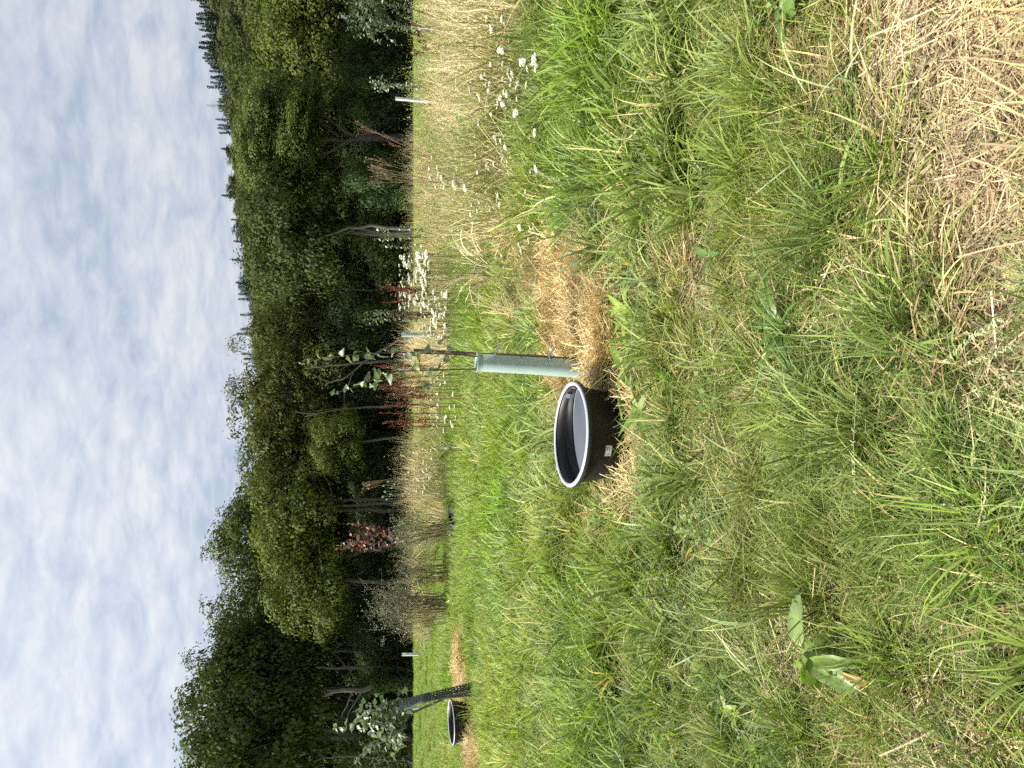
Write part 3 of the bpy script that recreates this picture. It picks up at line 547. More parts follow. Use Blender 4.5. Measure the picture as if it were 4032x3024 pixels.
def bare(rng, X, Y): return soft(Z_STRAW, X, Y, rng, .04) | soft(Z_STRAW2, X, Y, rng, .06) | soft(Z_HEAP, X, Y, rng, .10) | soft(Z_HEAP2, X, Y, rng, .06) | soft(Z_HEAP3, X, Y, rng, .1) | soft(Z_HEAP4, X, Y, rng, .1)
def off_tub(X, Y, r=.30):
    k = np.ones(len(X), bool)
    for p in TUBS: k &= np.hypot(X-p.x, Y-p.y) > r
    return k
# --- fine grass everywhere near
rng, X, Y = cloud(1, ((.9, 3, 32), (3, 6, 18), (6, 10, 7)))
pat = wob(X, Y, 4.3, 6)+.6*wob(X, Y, 9.1, 9); k = ~bare(rng, X, Y) & clear(X, Y, .7) & off_tub(X, Y, .5) & (rng.uniform(0, 1, len(X)) < .5+.5*pat)
X, Y = X[k], Y[k]; dry = (.20-.12*pat[k])*(.35+.65*sstep(-.5, .4, X))+.3*soft(Z_DRY, X, Y, rng, .1)
sc_ = rng.uniform(.75, 1.25, len(X))*low(X, Y); ti_ = grass_tint(rng, X, Y); nr_ = Y < 3.6
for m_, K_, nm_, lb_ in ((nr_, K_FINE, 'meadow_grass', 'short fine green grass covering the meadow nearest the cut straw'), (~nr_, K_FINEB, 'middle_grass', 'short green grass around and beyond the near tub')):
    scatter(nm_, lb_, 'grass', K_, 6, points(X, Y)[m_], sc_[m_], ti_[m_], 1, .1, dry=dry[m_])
# --- lush clumps gathered into tussocks
rng, X, Y = cloud(2, ((.9, 3, 30), (3, 7, 25), (7, 12, 14)))
s_ = rng.uniform(.6, 1.2, len(X))*(1+.5*sstep(2.6, 4.5, Y)*(.7+.6*sstep(0, 1.2, X))); lush = 1-.2*sstep(.2, 1.2, X)*sstep(2, 4, Y)
k = ~bare(rng, X, Y) & clear(X, Y, 1.2) & off_tub(X, Y, .5) & ~inside(Z_DRY, X, Y) & (rng.uniform(0, 1, len(X)) < lush)
X, Y, s_ = X[k], Y[k], s_[k]
ti_ = grass_tint(rng, X, Y)*rng.uniform(.75, 1.2, len(X))[:, None]; nr_ = Y < 3.2; s_ = s_*low(X, Y)
for m_, K_, nm_, lb_ in ((nr_, K_LUSH, 'lush_grass', 'longer lush green grass in tussocks towards the cut straw'), (~nr_, K_LUSHB, 'coarse_grass', 'coarse long green grass in tussocks around and beyond the near tub')):
    scatter(nm_, lb_, 'grass', K_, 8, points(X, Y)[m_], s_[m_], ti_[m_], 2, .2, dry=np.full(int(m_.sum()), .1))
rng, X, Y = cloud(12, ((.9, 3, 9), (3, 8, 8))); k = ~bare(rng, X, Y) & clear(X, Y, 1.2) & off_tub(X, Y, .5) & (wob(X, Y, 1.5, 14) > -.25); X, Y = X[k], Y[k]; n = len(X)
scatter('long_blades', 'long arching pale blue-green grass blades lying over the meadow grass', 'grass', K_LONG, 6, points(X, Y, .03), rng.uniform(.7, 1.15, n)*low(X, Y), mixc((.20, .29, .10), (.33, .40, .25), rng.uniform(0, 1, n)), 12, .2)
rng, X, Y = cloud(13, ((.9, 5, 9),)); k = ~bare(rng, X, Y) & off_tub(X, Y, .45) & (wob(X, Y, 2.7, 21) > .1); X, Y = X[k], Y[k]; n = len(X)
scatter('small_weeds', 'small round-leaved weeds creeping through the near grass', 'weeds', K_CLOV, 5, points(X, Y, .02), rng.uniform(.7, 1.3, n), mixc((.10, .20, .05), (.20, .29, .12), rng.uniform(0, 1, n)), 13, .15)
# --- lying grass and thatch
rng, X, Y = cloud(3, ((.9, 3, 18), (3, 6, 13), (6, 10, 7)))
k = ~(soft(Z_STRAW, X, Y, rng, .1) | soft(Z_STRAW2, X, Y, rng, .1)) & off_tub(X, Y, .5); X, Y = X[k], Y[k]
scatter('lying_grass', 'bent and lying grass blades with dry thatch between the tussocks', 'grass', K_FLAT, 5, points(X, Y), rng.uniform(.7, 1.15, len(X)), grass_tint(rng, X, Y), 3, .06, dry=(.42+.3*wob(X, Y, 5, 2))*(.45+.55*sstep(-.6, .3, X-.1*Y))+.3*inside(Z_HEAP, X, Y)+.4*inside(Z_DRY, X, Y))
# --- distant grass and the mown strip before the wood
rng, X, Y = cloud(4, ((8.5, 13, 11), (13, 20, 7), (20, 34, 4)))
k = (rng.uniform(0, 1, len(X)) < np.where(inside(Z_MEADOW, X, Y), .4, 1.0)) & ~inside(Z_HEAP4, X, Y) & ~inside(Z_HEAP3, X, Y) & off_tub(X, Y, .8); X, Y = X[k], Y[k]
mown = sstep(15, 19, Y)
scatter('distant_grass', 'bright green grass reaching back to the woodland edge', 'grass', K_FAR, 6, points(X, Y), rng.uniform(.75, 1.2, len(X))*(1-.4*mown)*low(X, Y), grass_tint(rng, X, Y), 4, .05, dry=.03+.12*(wob(X, Y, 1.4, 3) > .45)*(1-mown))
# --- straw on the bare mown corner, plus litter under the grass
rng, X, Y = cloud(5, ((.8, 3.2, 130),)); k = soft(Z_STRAW, X, Y, rng, .05) | soft(Z_STRAW2, X, Y, rng, .05); X, Y = X[k], Y[k]
n = len(X); t = mixc((.36, .275, .16), (.62, .51, .32), rng.uniform(0, 1, n))
scatter('cut_straw', 'pale dry cut straw littering the bare mown ground', 'straw', K_STRAW, 5, points(X, Y, .004), rng.uniform(.6, 1.1, n), t, 5, .05)
rng, X, Y = cloud(6, ((.9, 4, 12), (4, 9, 9))); k = off_tub(X, Y, .5) & (wob(X, Y, 3.3, 11) > -.15+.4*(X < -.3)*(Y > 2.5)); X, Y = X[k], Y[k]
n = len(X); t = mixc((.30, .235, .15), (.56, .46, .29), rng.uniform(0, 1, n))
scatter('dry_litter', 'brown dry grass litter lying between the green tufts', 'straw', K_STRAW, 5, points(X, Y, .03), rng.uniform(.8, 1.3, n), t, 6, .06)
# --- hay mulch heaps
def heap(name, label, poly, dens, seed):
    x0, y0 = poly.min(0)-.3; x1, y1 = poly.max(0)+.3; rng = np.random.default_rng(seed)
    nx, ny = int((x1-x0)/.05)+2, int((y1-y0)/.05)+2; gx, gy = np.meshgrid(np.linspace(x0, x1, nx), np.linspace(y0, y1, ny)); zz = H(gx.ravel(), gy.ravel())-.012-.02*(heapz(gx.ravel(), gy.ravel()) <= 0)
    i, j = np.meshgrid(np.arange(ny-1), np.arange(nx-1), indexing='ij'); Q = np.stack([i*nx+j, i*nx+j+1, (i+1)*nx+j+1, (i+1)*nx+j], -1).reshape(-1, 4)
    c_ = bpy.data.collections.new(name+'_core'); b = bpy.data.objects.new('hay_core', mesh('hay_core', np.stack([gx.ravel(), gy.ravel(), zz], -1), Q, mat_solid('packed_hay', (.16, .10, .045), .9, .1, .5, 60), smooth=True)); c_.objects.link(b)
    n = int(dens*(x1-x0)*(y1-y0)); X = rng.uniform(x0, x1, n); Y = rng.uniform(y0, y1, n); k = soft(poly, X, Y, rng, .16); X, Y = X[k], Y[k]; n = len(X)
    t = mixc((.33, .235, .10), (.66, .53, .29), np.clip(rng.normal(.5, .3, n), 0, 1)); kk = off_tub(X, Y, .39)
    scatter(name, label, 'straw mulch', K_HAY, 5, points(X, Y)[kk], rng.uniform(.7, 1.2, n)[kk], t[kk], seed, .3, b)
heap('hay_mulch', 'golden-brown hay mulch heaped around the foot of the green tree shelter', Z_HEAP, 100, 11)
heap('hay_mulch', 'hay pushed up against the front of the near black tub', Z_HEAP2, 140, 12)
heap('hay_mulch', 'hay mound beside the label side of the far black tub', Z_HEAP3, 80, 13)
heap('hay_mulch', 'strip of hay at the foot of the leaning mesh tree guard', Z_HEAP4, 60, 14)
# --- tall dry meadow
rng, X, Y = cloud(7, ((5, 9, 9), (9, 14, 7.5), (14, 24, 5)))
k = soft(Z_MEADOW, X, Y, rng, .25) & (rng.uniform(0, 1, len(X)) < .62+.9*wob(X, Y, 1.6, 4)); X, Y = X[k], Y[k]; n = len(X)
t = mixc((.48, .38, .21), (.78, .67, .46), rng.uniform(0, 1, n)); t = t+(np.array((.22, .25, .08))-t)*(rng.uniform(0, 1, (n, 1)) < .35)*.8
scatter('tall_dry_grass', 'tall bleached dry grass with seed heads behind the tub', 'grass', K_TALL, 6, points(X, Y), rng.uniform(.6, 1.3, n)*(.85+.3*wob(X, Y, .9, 2))*(1-.3*sstep(11, 17, Y)*sstep(1.5, 3.5, X)), t, 7, .2)
rng, X, Y = cloud(8, ((5, 9, 6), (9, 14, 5.5), (14, 22, 4)))
k = soft(Z_MEADOW, X, Y, rng, .2) & (rng.uniform(0, 1, len(X)) < .55-.9*wob(X, Y, 1.6, 4)); X, Y = X[k], Y[k]; n = len(X)
scatter('meadow_weeds', 'grey-green leafy weeds growing through the tall dry grass', 'weeds', K_WEED, 5, points(X, Y), rng.uniform(.6, 1.1, n), mixc((.34, .37, .20), (.20, .29, .07), rng.uniform(0, 1, n)), 8, .15)
# --- dry leaning grass on the near side of the meadow
rng, X, Y = cloud(9, ((4.5, 9, 8),)); k = soft(Z_DRY, X, Y, rng, .12); X, Y = X[k], Y[k]; n = len(X)
scatter('leaning_dry_grass', 'collapsed pale dry grass beside the hay mulch', 'grass', K_HAY, 5, points(X, Y, .04), rng.uniform(1.0, 1.6, n), mixc((.36, .28, .15), (.52, .43, .26), rng.uniform(0, 1, n)), 9, .5)
# --- feathery yarrow foliage
rng, X, Y = cloud(10, ((2, 9, 10),)); k = (wob(X, Y, 1.9, 7) > .25) & ~bare(rng, X, Y) & off_tub(X, Y, .4); X, Y = X[k], Y[k]; n = len(X)
scatter('feathery_leaves', 'low feathery dark green yarrow leaves among the grass', 'foliage', K_YARF, 4, points(X, Y, .02), rng.uniform(.9, 1.6, n), mixc((.07, .14, .04), (.10, .17, .06), rng.uniform(0, 1, n)), 10, .2)
def stuffpart(*a, **k):
    o = add(*a, **k); o['kind'] = 'stuff'; return o
# ------------------------------------------------------------------ tubs of water
def arc_patch(mb, r, a0, a1, z0, z1, off=0.0, n=8, taper=0.0):
    th = np.linspace(a0, a1, n); V = []
    for a in th:
        for z in (z0, z1): V.append([(r+taper*z+off)*math.cos(a), (r+taper*z+off)*math.sin(a), z])
    mb.put(V, [[2*k, 2*k+2, 2*k+3, 2*k+1] for k in range(n-1)])
RB, RT_, HT = .268, .318, .325
def tub(label, loc, rx, ry, rz, lab_a, lab_z, tape):
    root = empty('water_tub', loc); root.rotation_euler = (rx, ry, rz); tag(root, label, 'tub', 'black water tubs on the meadow')
    mb = MB(); tp = (RT_-RB)/HT
    mb.lathe([(.001, .004), (RB-.02, .0), (RB-.005, .006), (RB, .02), (RT_, HT-.03), (RT_+.001, HT-.012), (RT_-.006, HT-.012), (RT_-.009, HT-.05), (RB-.008, .03), (.001, .02)], 96)
    add('body', mb.mesh('body', M_BLACK, True), root)
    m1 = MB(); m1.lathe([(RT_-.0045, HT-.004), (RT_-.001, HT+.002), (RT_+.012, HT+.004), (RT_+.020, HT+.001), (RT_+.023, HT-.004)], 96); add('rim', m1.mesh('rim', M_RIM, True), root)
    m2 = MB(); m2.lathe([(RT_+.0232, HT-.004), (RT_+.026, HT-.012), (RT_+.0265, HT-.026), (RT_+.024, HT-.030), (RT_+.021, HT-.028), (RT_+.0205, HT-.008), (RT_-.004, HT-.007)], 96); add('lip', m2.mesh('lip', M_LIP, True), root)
    st = MB(); z0 = lab_z; arc_patch(st, RB, lab_a-.115, lab_a+.115, z0-.0215, z0+.0215, .0015, 10, tp); s_ = add('label_sticker', st.mesh('label_sticker', M_PAPER), root)
    def px(a, b, c, d): arc_patch(pm, RB, lab_a+a*.85, lab_a+b*.85, z0+c*.82, z0+d*.82, .0022, 4, tp)
    pm = MB(); rg = np.random.default_rng(3); x = .0                    # barcode in three blocks
    for b0 in (.015, .055, .088):
        for q in range(7): px(b0+q*.0042, b0+q*.0042+rg.uniform(.0014, .0034), .004, .018)
    add('barcode', pm.mesh('barcode', M_PRINT), s_)
    pm = MB()
    for k, (a, b, z) in enumerate(((.0, .11, -.006), (.0, .11, -.011), (.02, .11, -.016), (-.12, .12, .0215), (-.12, -.09, -.012), (-.12, -.1, -.018), (-.055, -.052, -.01))): px(a, b, z-.001, z+.001)
    for k in range(10): px(-.0665+.0, -.064, -.02+k*.0025, -.0185+k*.0025)
    add('print_lines', pm.mesh('print_lines', M_PRINT), s_)
    pm = MB(); th = np.arange(24)*2*PI/24                                # round emblem and small mark
    for ca, cz_, r0, r1 in ((-.095, -.001, .0032, .0075), (-.105, .016, .0008, .005)):
        V = []
        for r in (r0, r1):
            for t in th:
                z = z0+cz_*.82+r*.85*math.sin(t); rr = RB+tp*z+.0024; a = lab_a+ca*.85+r*.85*math.cos(t)/rr; V.append([rr*math.cos(a), rr*math.sin(a), z])
        pm.put(V, [[k, (k+1) % 24, 24+(k+1) % 24, 24+k] for k in range(24)])
    add('emblem', pm.mesh('emblem', M_PRINT), s_)
    for a, w, za, zb in tape:
        tm = MB(); arc_patch(tm, RB-.009, a-w/2, a+w/2, za, zb, -.0035, 6, tp); add('tape_strip', tm.mesh('tape_strip', M_TAPE, True), root)
    return root
mtw, t_, L_ = newmat('tub_water'); o_ = N(t_, 'ShaderNodeOutputMaterial'); b_ = N(t_, 'ShaderNodeBsdfPrincipled'); b_.inputs['Base Color'].default_value = (.004, .005, .007, 1); b_.inputs['Roughness'].default_value = .015; b_.inputs['IOR'].default_value = 4.5
n_ = N(t_, 'ShaderNodeTexNoise'); n_.inputs['Scale'].default_value = 9; bp_ = N(t_, 'ShaderNodeBump'); bp_.inputs['Strength'].default_value = .015; bp_.inputs['Distance'].default_value = .01; L_(n_.outputs['Fac'], bp_.inputs['Height']); L_(bp_.outputs[0], b_.inputs['Normal']); L_(b_.outputs[0], o_.inputs['Surface'])
def water(label, loc, z, r):
    mb = MB(); mb.lathe([(.0005, 0), (r*.5, 0), (r, 0)], 64); o = add('tub_water', mb.mesh('tub_water', mtw), None, None, (loc[0], loc[1], z)); tag(o, label, 'water', 'water in the tubs')
p1 = on(2438, 1716); d1 = p1.y
tub('large black plastic tub of water standing next to the green tree shelter', (p1.x, p1.y, .015), math.radians(3.5), math.radians(3.0), 0, -PI/2-.27, .165, ((.62, .16, .235, .31), (.15, .13, .25, .31)))
water('dark still water reflecting sky in the near tub', (p1.x+.012, p1.y-.015), .292, .297)
p2 = on(1860, 2835)
tub('black water tub beside the leaning wire-mesh tree guard', (p2.x, p2.y, .02), math.radians(3.0), 0, 0, -PI/2-.0+.12, .12, ((2.2, .01, .25, .3),))
water('dark water in the far tub by the mesh tree guard', (p2.x, p2.y-.01), .20, .288)
# ------------------------------------------------------------------ leaf shapes
def leaf_mesh(name, mat, L, Wd, seed, nl=8, nw=4, wave=.06, bend=.25, fold=.25, point=1.0, lobe=0.0, holes=False):
    rng = np.random.default_rng(seed); V = []; A = []
    for i in range(nl+1):
        t = i/nl; w = Wd*.5*(math.sin(PI*min(1, t**.75*.98+.02))**.8)*(1-.25*point*t)+.0008
        w *= 1+.08*math.sin(i*2.7+seed)
        for j in range(nw+1):
            s = j/nw*2-1; z = -bend*L*t*t+fold*abs(s)*w+wave*L*math.sin(t*9+seed+s*2)*abs(s)*.5
            V.append([s*w, t*L+.004*math.sin(j*3+i), z]); A.append([.5+.35*(1-abs(s))-.15*(abs(s) > .9)+rng.normal(0, .08), t, .5+.15*math.sin(i+j), 1])
    Q = [[i*(nw+1)+j, i*(nw+1)+j+1, (i+1)*(nw+1)+j+1, (i+1)*(nw+1)+j] for i in range(nl) for j in range(nw)]
    return mesh(name, V, Q, mat, np.clip(A, 0, 1), True)
LF_APPLE = [leaf_mesh('leaf', M_SAPL, .058, .044, s, 7, 4, .10, b, .35) for s, b in ((1, .35), (2, .6), (3, .15), (4, .8))]
LF_PURP = [leaf_mesh('leaf', M_DOCK, .055, .045, s, 6, 4, .10, b, .3) for s, b in ((1, .35), (2, .6), (3, .15))]
LF_DOCK = [leaf_mesh('leaf', M_DOCK, .22, .078, s, 12, 6, w, b, .28) for s, w, b in ((1, .05, .35), (2, .07, .6), (3, .04, .2), (4, .06, .9))]
LF_BROAD = [leaf_mesh('leaf', M_DOCK, .13, .085, s, 9, 6, .04, b, .2) for s, b in ((5, .3), (6, .5), (7, .2))]
LF_LANCE = [leaf_mesh('leaf', M_DOCK, .24, .022, s, 10, 2, .02, b, .4) for s, b in ((8, .3), (9, .6), (10, .9))]
def place_leaf(me, parent, p, az, pitch, s, color, roll=0.0, name='leaf'):
    return add(name, me, parent, color, p, (pitch, roll, az-PI/2), s)
def sap_leaves(root, P, rng, step, s0, cols, lib, start=.1, spread=.8, droop=-.3):
    P = np.asarray(P, float); seg = np.linalg.norm(np.diff(P, axis=0), axis=1); cum = np.concatenate([[0], np.cumsum(seg)]); tot = cum[-1]; s = start*tot; k = 0
    while s < tot:
        p = [np.interp(s, cum, P[:, q]) for q in range(3)]; az = k*2.4+rng.normal(0, .4)
        c = cols[int(rng.integers(0, len(cols)))]
        place_leaf(lib[int(rng.integers(0, len(lib)))], root, p, az, rng.normal(.1, .7), s0*rng.uniform(.75, 1.3)*(1-.35*(s/tot)**4), c, rng.normal(0, .9)); s += step*rng.uniform(.6, 1.4); k += 1
# ------------------------------------------------------------------ near shelter, stake and apple sapling
DS = 5.28
b0, t0 = at(2345, 1456, DS), at(1880, 1427, DS); b0.z = max(b0.z, .0)
def shelter():
    root = empty('tree_shelter', (b0.x, DS, 0)); tag(root, 'pale green plastic tree shelter tube with round holes behind the near tub', 'tree shelter')
    ax = Vector((t0.x-b0.x, -.02, t0.z)).normalized(); M = ax.to_track_quat('Z', 'Y').to_matrix().to_4x4(); Lh = (t0-Vector((b0.x, DS, 0))).length
    k, n = 64, 150; th = np.arange(k)*2*PI/k; V = []
    def rad(z): return .0655+.006*(1-z/Lh)+.0015*math.sin(z*9)
    for i in range(n+1):
        z = Lh*i/n; V += [[rad(z)*math.cos(a), rad(z)*.92*math.sin(a), z] for a in th]
    zt = [(at(x, 1440, DS).z) for x in (2047, 2162, 2274)]
    holes = [(z, -PI/2-.05) for z in zt]; Q = []; Va = np.array(V)
    for i in range(n):
        for j in range(k):
            z = Lh*(i+.5)/n; a = th[j]+PI/k; hit = any(math.hypot(z-hz, ((a-ha+PI) % (2*PI)-PI)*.067) < .0098 for hz, ha in holes)
            if not hit: Q.append([i*k+j, i*k+(j+1) % k, (i+1)*k+(j+1) % k, (i+1)*k+j])
    Rm = np.array(M)[:3, :3]; tube_o = add('tube', mesh('tube', Va@Rm.T, Q, M_SHELT, None, True), root)
    for hz, ha in holes:
        mb = MB(); t = np.linspace(0, 2*PI, 19); P = [[rad(hz)*math.cos(ha+.0098*math.cos(q)/.067)*1.006, rad(hz)*.92*math.sin(ha+.0098*math.cos(q)/.067)*1.006, hz+.0098*math.sin(q)] for q in t]
        mb.tube(np.array(P)@Rm.T, .0011, 4); add('hole_rim', mb.mesh('hole_rim', M_SHRIM), tube_o)
    mb = MB(); mb.lathe([(.066, Lh-.028), (.0685, Lh-.024), (.0675, Lh-.018), (.069, Lh-.008), (.074, Lh+.006), (.0755, Lh+.012), (.073, Lh+.012), (.0665, Lh-.006)], 48)
    mb.V = [v*np.array([1, .94, 1])@Rm.T for v in mb.V]; add('collar', mb.mesh('collar', M_SHRIM, True), root)
    mb = MB()                                                                         # moulded seam
    mb.tube(np.array([[rad(z)*math.cos(-PI/2+.18)*1.004, rad(z)*.92*math.sin(-PI/2+.18)*1.004, z] for z in np.linspace(.05, Lh-.03, 12)])@Rm.T, .0012, 4); add('seam', mb.mesh('seam', M_SHRIM), tube_o)
    for (xa, ya, xb, yb) in ((1949, 1394, 1967, 1355), (2161, 1406, 2182, 1369)):
        p, q = at(xa, ya, DS-.035), at(xb, yb, DS-.06); p, q = np.array(p)-[b0.x, DS, 0], np.array(q)-[b0.x, DS, 0]; d = q-p; w = np.array([0, 0, .011]); nn = np.array([0, -.0018, 0]); mb = MB()
        V = [p-w+nn, p+w+nn, q+w*.8+nn, q-w*.8+nn, p-w-nn, p+w-nn, q+w*.8-nn, q-w*.8-nn]; mb.put(V, [[0, 1, 2, 3], [7, 6, 5, 4], [0, 4, 5, 1], [1, 5, 6, 2], [2, 6, 7, 3], [3, 7, 4, 0]])
        mb.tube(np.array([p+[-.02, -.045, 0], p+[.0, -.01, 0], p+[.02, .02, 0], p+[.005, .045, 0]]), .0035, 4); add('cable_tie', mb.mesh('cable_tie', M_WHITE), root)
shelter()
def stake(label, x0, y0, x1, y1, d, r, mat=M_WOOD, name='wooden_stake', cat='stake'):
    a, b = at(x0, y0, d), at(x1, y1, d); g = float(gz(a.x, d)); o = np.array([a.x, d, g]); mb = MB(); rg = np.random.default_rng(int(x0+y0)); t = np.linspace(0, 1, 12)[:, None]; P = np.array(a)*(1-t)+np.array(b)*t-o; P[0, 2] = -.15; P[1:-1] += rg.normal(size=(10, 3))*r*.25
    mb.tube(P, r*(1+.12*np.sin(np.arange(12)*1.9)), 7); e = P[-1]; mb.tube(np.array([e, e+[0, 0, .0005]]), [r, .0005], 7)
    ob = add(name, mb.mesh(name, mat, True), None, None, o); return tag(ob, label, cat)
stake('thin brown wooden stake tied to the pale green tree shelter', 2350, 1416, 1629, 1379, DS+.03, .0105)
def apple():
    root = empty('apple_sapling', (b0.x, DS, .0)); tag(root, 'young apple tree growing out of the pale green shelter', 'sapling'); rg = np.random.default_rng(9); o = np.array([b0.x, DS, 0])
    def path(pts, dy=0.0, n=14):
        P = np.array([at(1100+X*.5877, 1250+Y_*.5877, DS+dy*k/len(pts)) for k, (X, Y_) in enumerate(pts)])-o; t = np.linspace(0, len(P)-1, n); return np.stack([np.interp(t, np.arange(len(P)), P[:, q]) for q in range(3)], -1)
    stems = [(path([(2000, 330), (1320, 262), (1240, 250), (1000, 241), (800, 233), (600, 240), (450, 254), (300, 272), (200, 292), (90, 303)], -.05, 24), .0062, .05, .62), (path([(1990, 345), (1310, 345), (1000, 355), (800, 360), (740, 372), (620, 418), (500, 470), (400, 497), (345, 525)], .08, 20), .0055, .047, .5),
             (path([(1300, 268), (1180, 215), (1090, 180), (1050, 130)], -.05, 8), .003, .035, .5), (path([(1190, 252), (1120, 300), (1060, 345), (1040, 365)], .05, 8), .0025, .04, .3), (path([(760, 368), (710, 392), (640, 432), (570, 480)], -.06, 8), .003, .04, .1), (path([(1100, 352), (1010, 430), (960, 478)], -.08, 6), .0025, .035, .4)]
    GL = [(.17, .24, .11), (.18, .24, .14), (.14, .22, .07), (.24, .30, .20), (.24, .31, .08)]
    for k, (P, r, step, st) in enumerate(stems):
        mb = MB(); mb.tube(P, np.linspace(r, r*.4, len(P)), 6); add('stem' if k < 2 else 'branch', mb.mesh('stem', M_TWIG, True), root); Q = P if k > 1 else P[np.searchsorted(P[:, 2], .88):]
        sap_leaves(root, Q, rg, step*(.8 if k < 2 else 1.3), 1.1, GL, LF_APPLE, .16 if k < 2 else .45)
apple()
# ------------------------------------------------------------------ far mesh guard, its stake, its bushy sapling and the green tube behind
DG = 11.3
def guard():
    a, b = at(1832, 2700, DG), at(1572, 2772, DG); a.z = -.02; root = empty('mesh_tree_guard', (a.x, DG, 0)); tag(root, 'dark perforated mesh tree guard leaning over next to the far tub', 'tree guard')
    ax = (b-a); Lh = ax.length; Rm = np.array(ax.to_track_quat('Z', 'Y').to_matrix()); R = .062
    def cells(z0, z1, rows, k, hole, rr):
        mb = MB(); ch = (z1-z0)/rows
        for i in range(rows):
            for j in range(k):
                ca = (j+.5*(i % 2))*2*PI/k; cz = z0+(i+.5)*ch; V = []
                for s in (1, 0):
                    for q in range(8):
                        t = q*PI/4
                        if s: u, v = max(-1, min(1, 1.42*math.cos(t)))*PI/k, max(-1, min(1, 1.42*math.sin(t)))*ch/2
                        else: u, v = math.cos(t)*PI/k*hole, math.sin(t)*ch/2*hole
                        V.append([rr*math.cos(ca+u), rr*math.sin(ca+u), cz+v])
                mb.put(np.array(V)@Rm.T+np.array([0, 0, a.z]), [[q, (q+1) % 8, 8+(q+1) % 8, 8+q] for q in range(8)])
        return mb
    add('mesh_tube', cells(0, Lh*.72, 20, 10, .68, R).mesh('mesh_tube', M_GUARD), root); add('upper_sleeve', cells(Lh*.70, Lh, 8, 10, .5, R*.97).mesh('upper_sleeve', mat_solid('grey_sleeve_plastic', (.10, .13, .13), .45, .4, .2, 10), True), root)
guard()
stake('slanting brown stake crossing behind the far tub', 1795, 2730, 1560, 2835, DG+.12, .017)
stake('short pale stake poking out of the mesh tree guard', 1640, 2755, 1540, 2780, DG+.02, .02, M_WOOD)
def small_tube(label, x0, y0, x1, y1, d, r, mat, cat='tree tube'):
    a, b = at(x0, y0, d), at(x1, y1, d); mb = MB(); o = np.array([a.x, d, float(gz(a.x, d))]); P = np.array([np.array(a)-o, np.array(b)-o]); P[0, 2] = min(P[0, 2], 0)-.02; mb.tube(np.stack([P[0]+(P[1]-P[0])*t for t in np.linspace(0, 1, 6)]), r, 14); m2 = MB()
    root = empty('tree_tube', o); tag(root, label, cat); tb = add('tube', mb.mesh('tube', mat, True), root); e = P[1]; m2.tube(np.array([e-[0, 0, .012], e+[0, 0, .004]]), r*1.08, 14); add('collar', m2.mesh('collar', M_SHRIM, True), root)
small_tube('glassy green tree tube standing behind the leaning mesh guard', 1650, 2782, 1573, 2796, 25, .055, M_SHELT)
small_tube('upright white tree tube at the edge of the tall dry grass', 1700, 402, 1557, 388, 15.5, .034, M_WHITE)
small_tube('short white tree tube with a small plant beside the wood edge', 1640, 2577, 1583, 2577, 25, .05, M_WHITE)
small_tube('pale bluish tree tube half hidden in dry grass behind the stake', 1690, 1318, 1582, 1318, 16.5, .05, M_SHRIM)
stake('thin pale cane holding the grey feathery sapling in tall grass', 1640, 338, 1555, 336, 17, .018, M_WHITE, 'cane', 'cane')
def twiggy(label, name, base, tips, d, r, cols, lib, step, s0, spreadn=0, seed=1, cat='sapling', group=None, twig=M_TWIG):
    rg = np.random.default_rng(seed); b = at(*base, d); o = np.array([b.x, d, float(gz(b.x, d))]); root = empty(name, o); tag(root, label, cat, group); b = np.array(b)-o; b[2] = min(b[2], .0); hubp = None
    for k, tp in enumerate(tips):
        x, y, *st = tp; q = np.array(at(x, y, d+rg.normal(0, .12)))-o; s = b if not st else np.array(at(st[0], st[1], d))-o
        t = np.linspace(0, 1, 8)[:, None]; P = s+(q-s)*t; P[:, 0] += np.sin(t[:, 0]*PI)*rg.normal(0, .05)*np.linalg.norm(q-s); P[:, 2] += np.sin(t[:, 0]*PI)*.06*np.linalg.norm(q-s); mb = MB(); mb.tube(P, np.linspace(r if not st else r*.5, r*.2, 8), 5); add('stem' if not st else 'branch', mb.mesh('stem', twig, True), root)
        sap_leaves(root, P, rg, step, s0, cols, lib, .35 if not st else .08)
    return root
GREYG = [(.27, .33, .23), (.23, .29, .19), (.30, .36, .20), (.20, .28, .13), (.36, .41, .29)]
tips = [(1400, 2845, 1540, 2790), (1310, 2865, 1480, 2840), (1400, 3010, 1560, 2880), (1415, 2770, 1545, 2790), (1480, 2730, 1560, 2780), (1445, 2900, 1560, 2850), (1520, 2940, 1580, 2860), (1390, 2800, 1500, 2800), (1600, 2700, 1560, 2775), (1550, 2995, 1590, 2880), (1470, 2800, 1560, 2800), (1430, 2860, 1540, 2830), (1500, 2870, 1580, 2840), (1560, 2900, 1600, 2850), (1590, 2940, 1580, 2860), (1540, 2820, 1600, 2800), (1460, 2830, 1550, 2805), (1560, 2930, 1540, 2870), (1420, 2880, 1520, 2850), (1490, 2850, 1570, 2830), (1520, 2800, 1590, 2790), (1570, 2840, 1620, 2820)]
twiggy('bushy pale grey-green sapling spreading above the leaning mesh guard', 'bushy_sapling', (1830, 2705), [(1480, 2800)]+tips, DG+.05, .013, GREYG, LF_APPLE, .032, 1.7, seed=4)
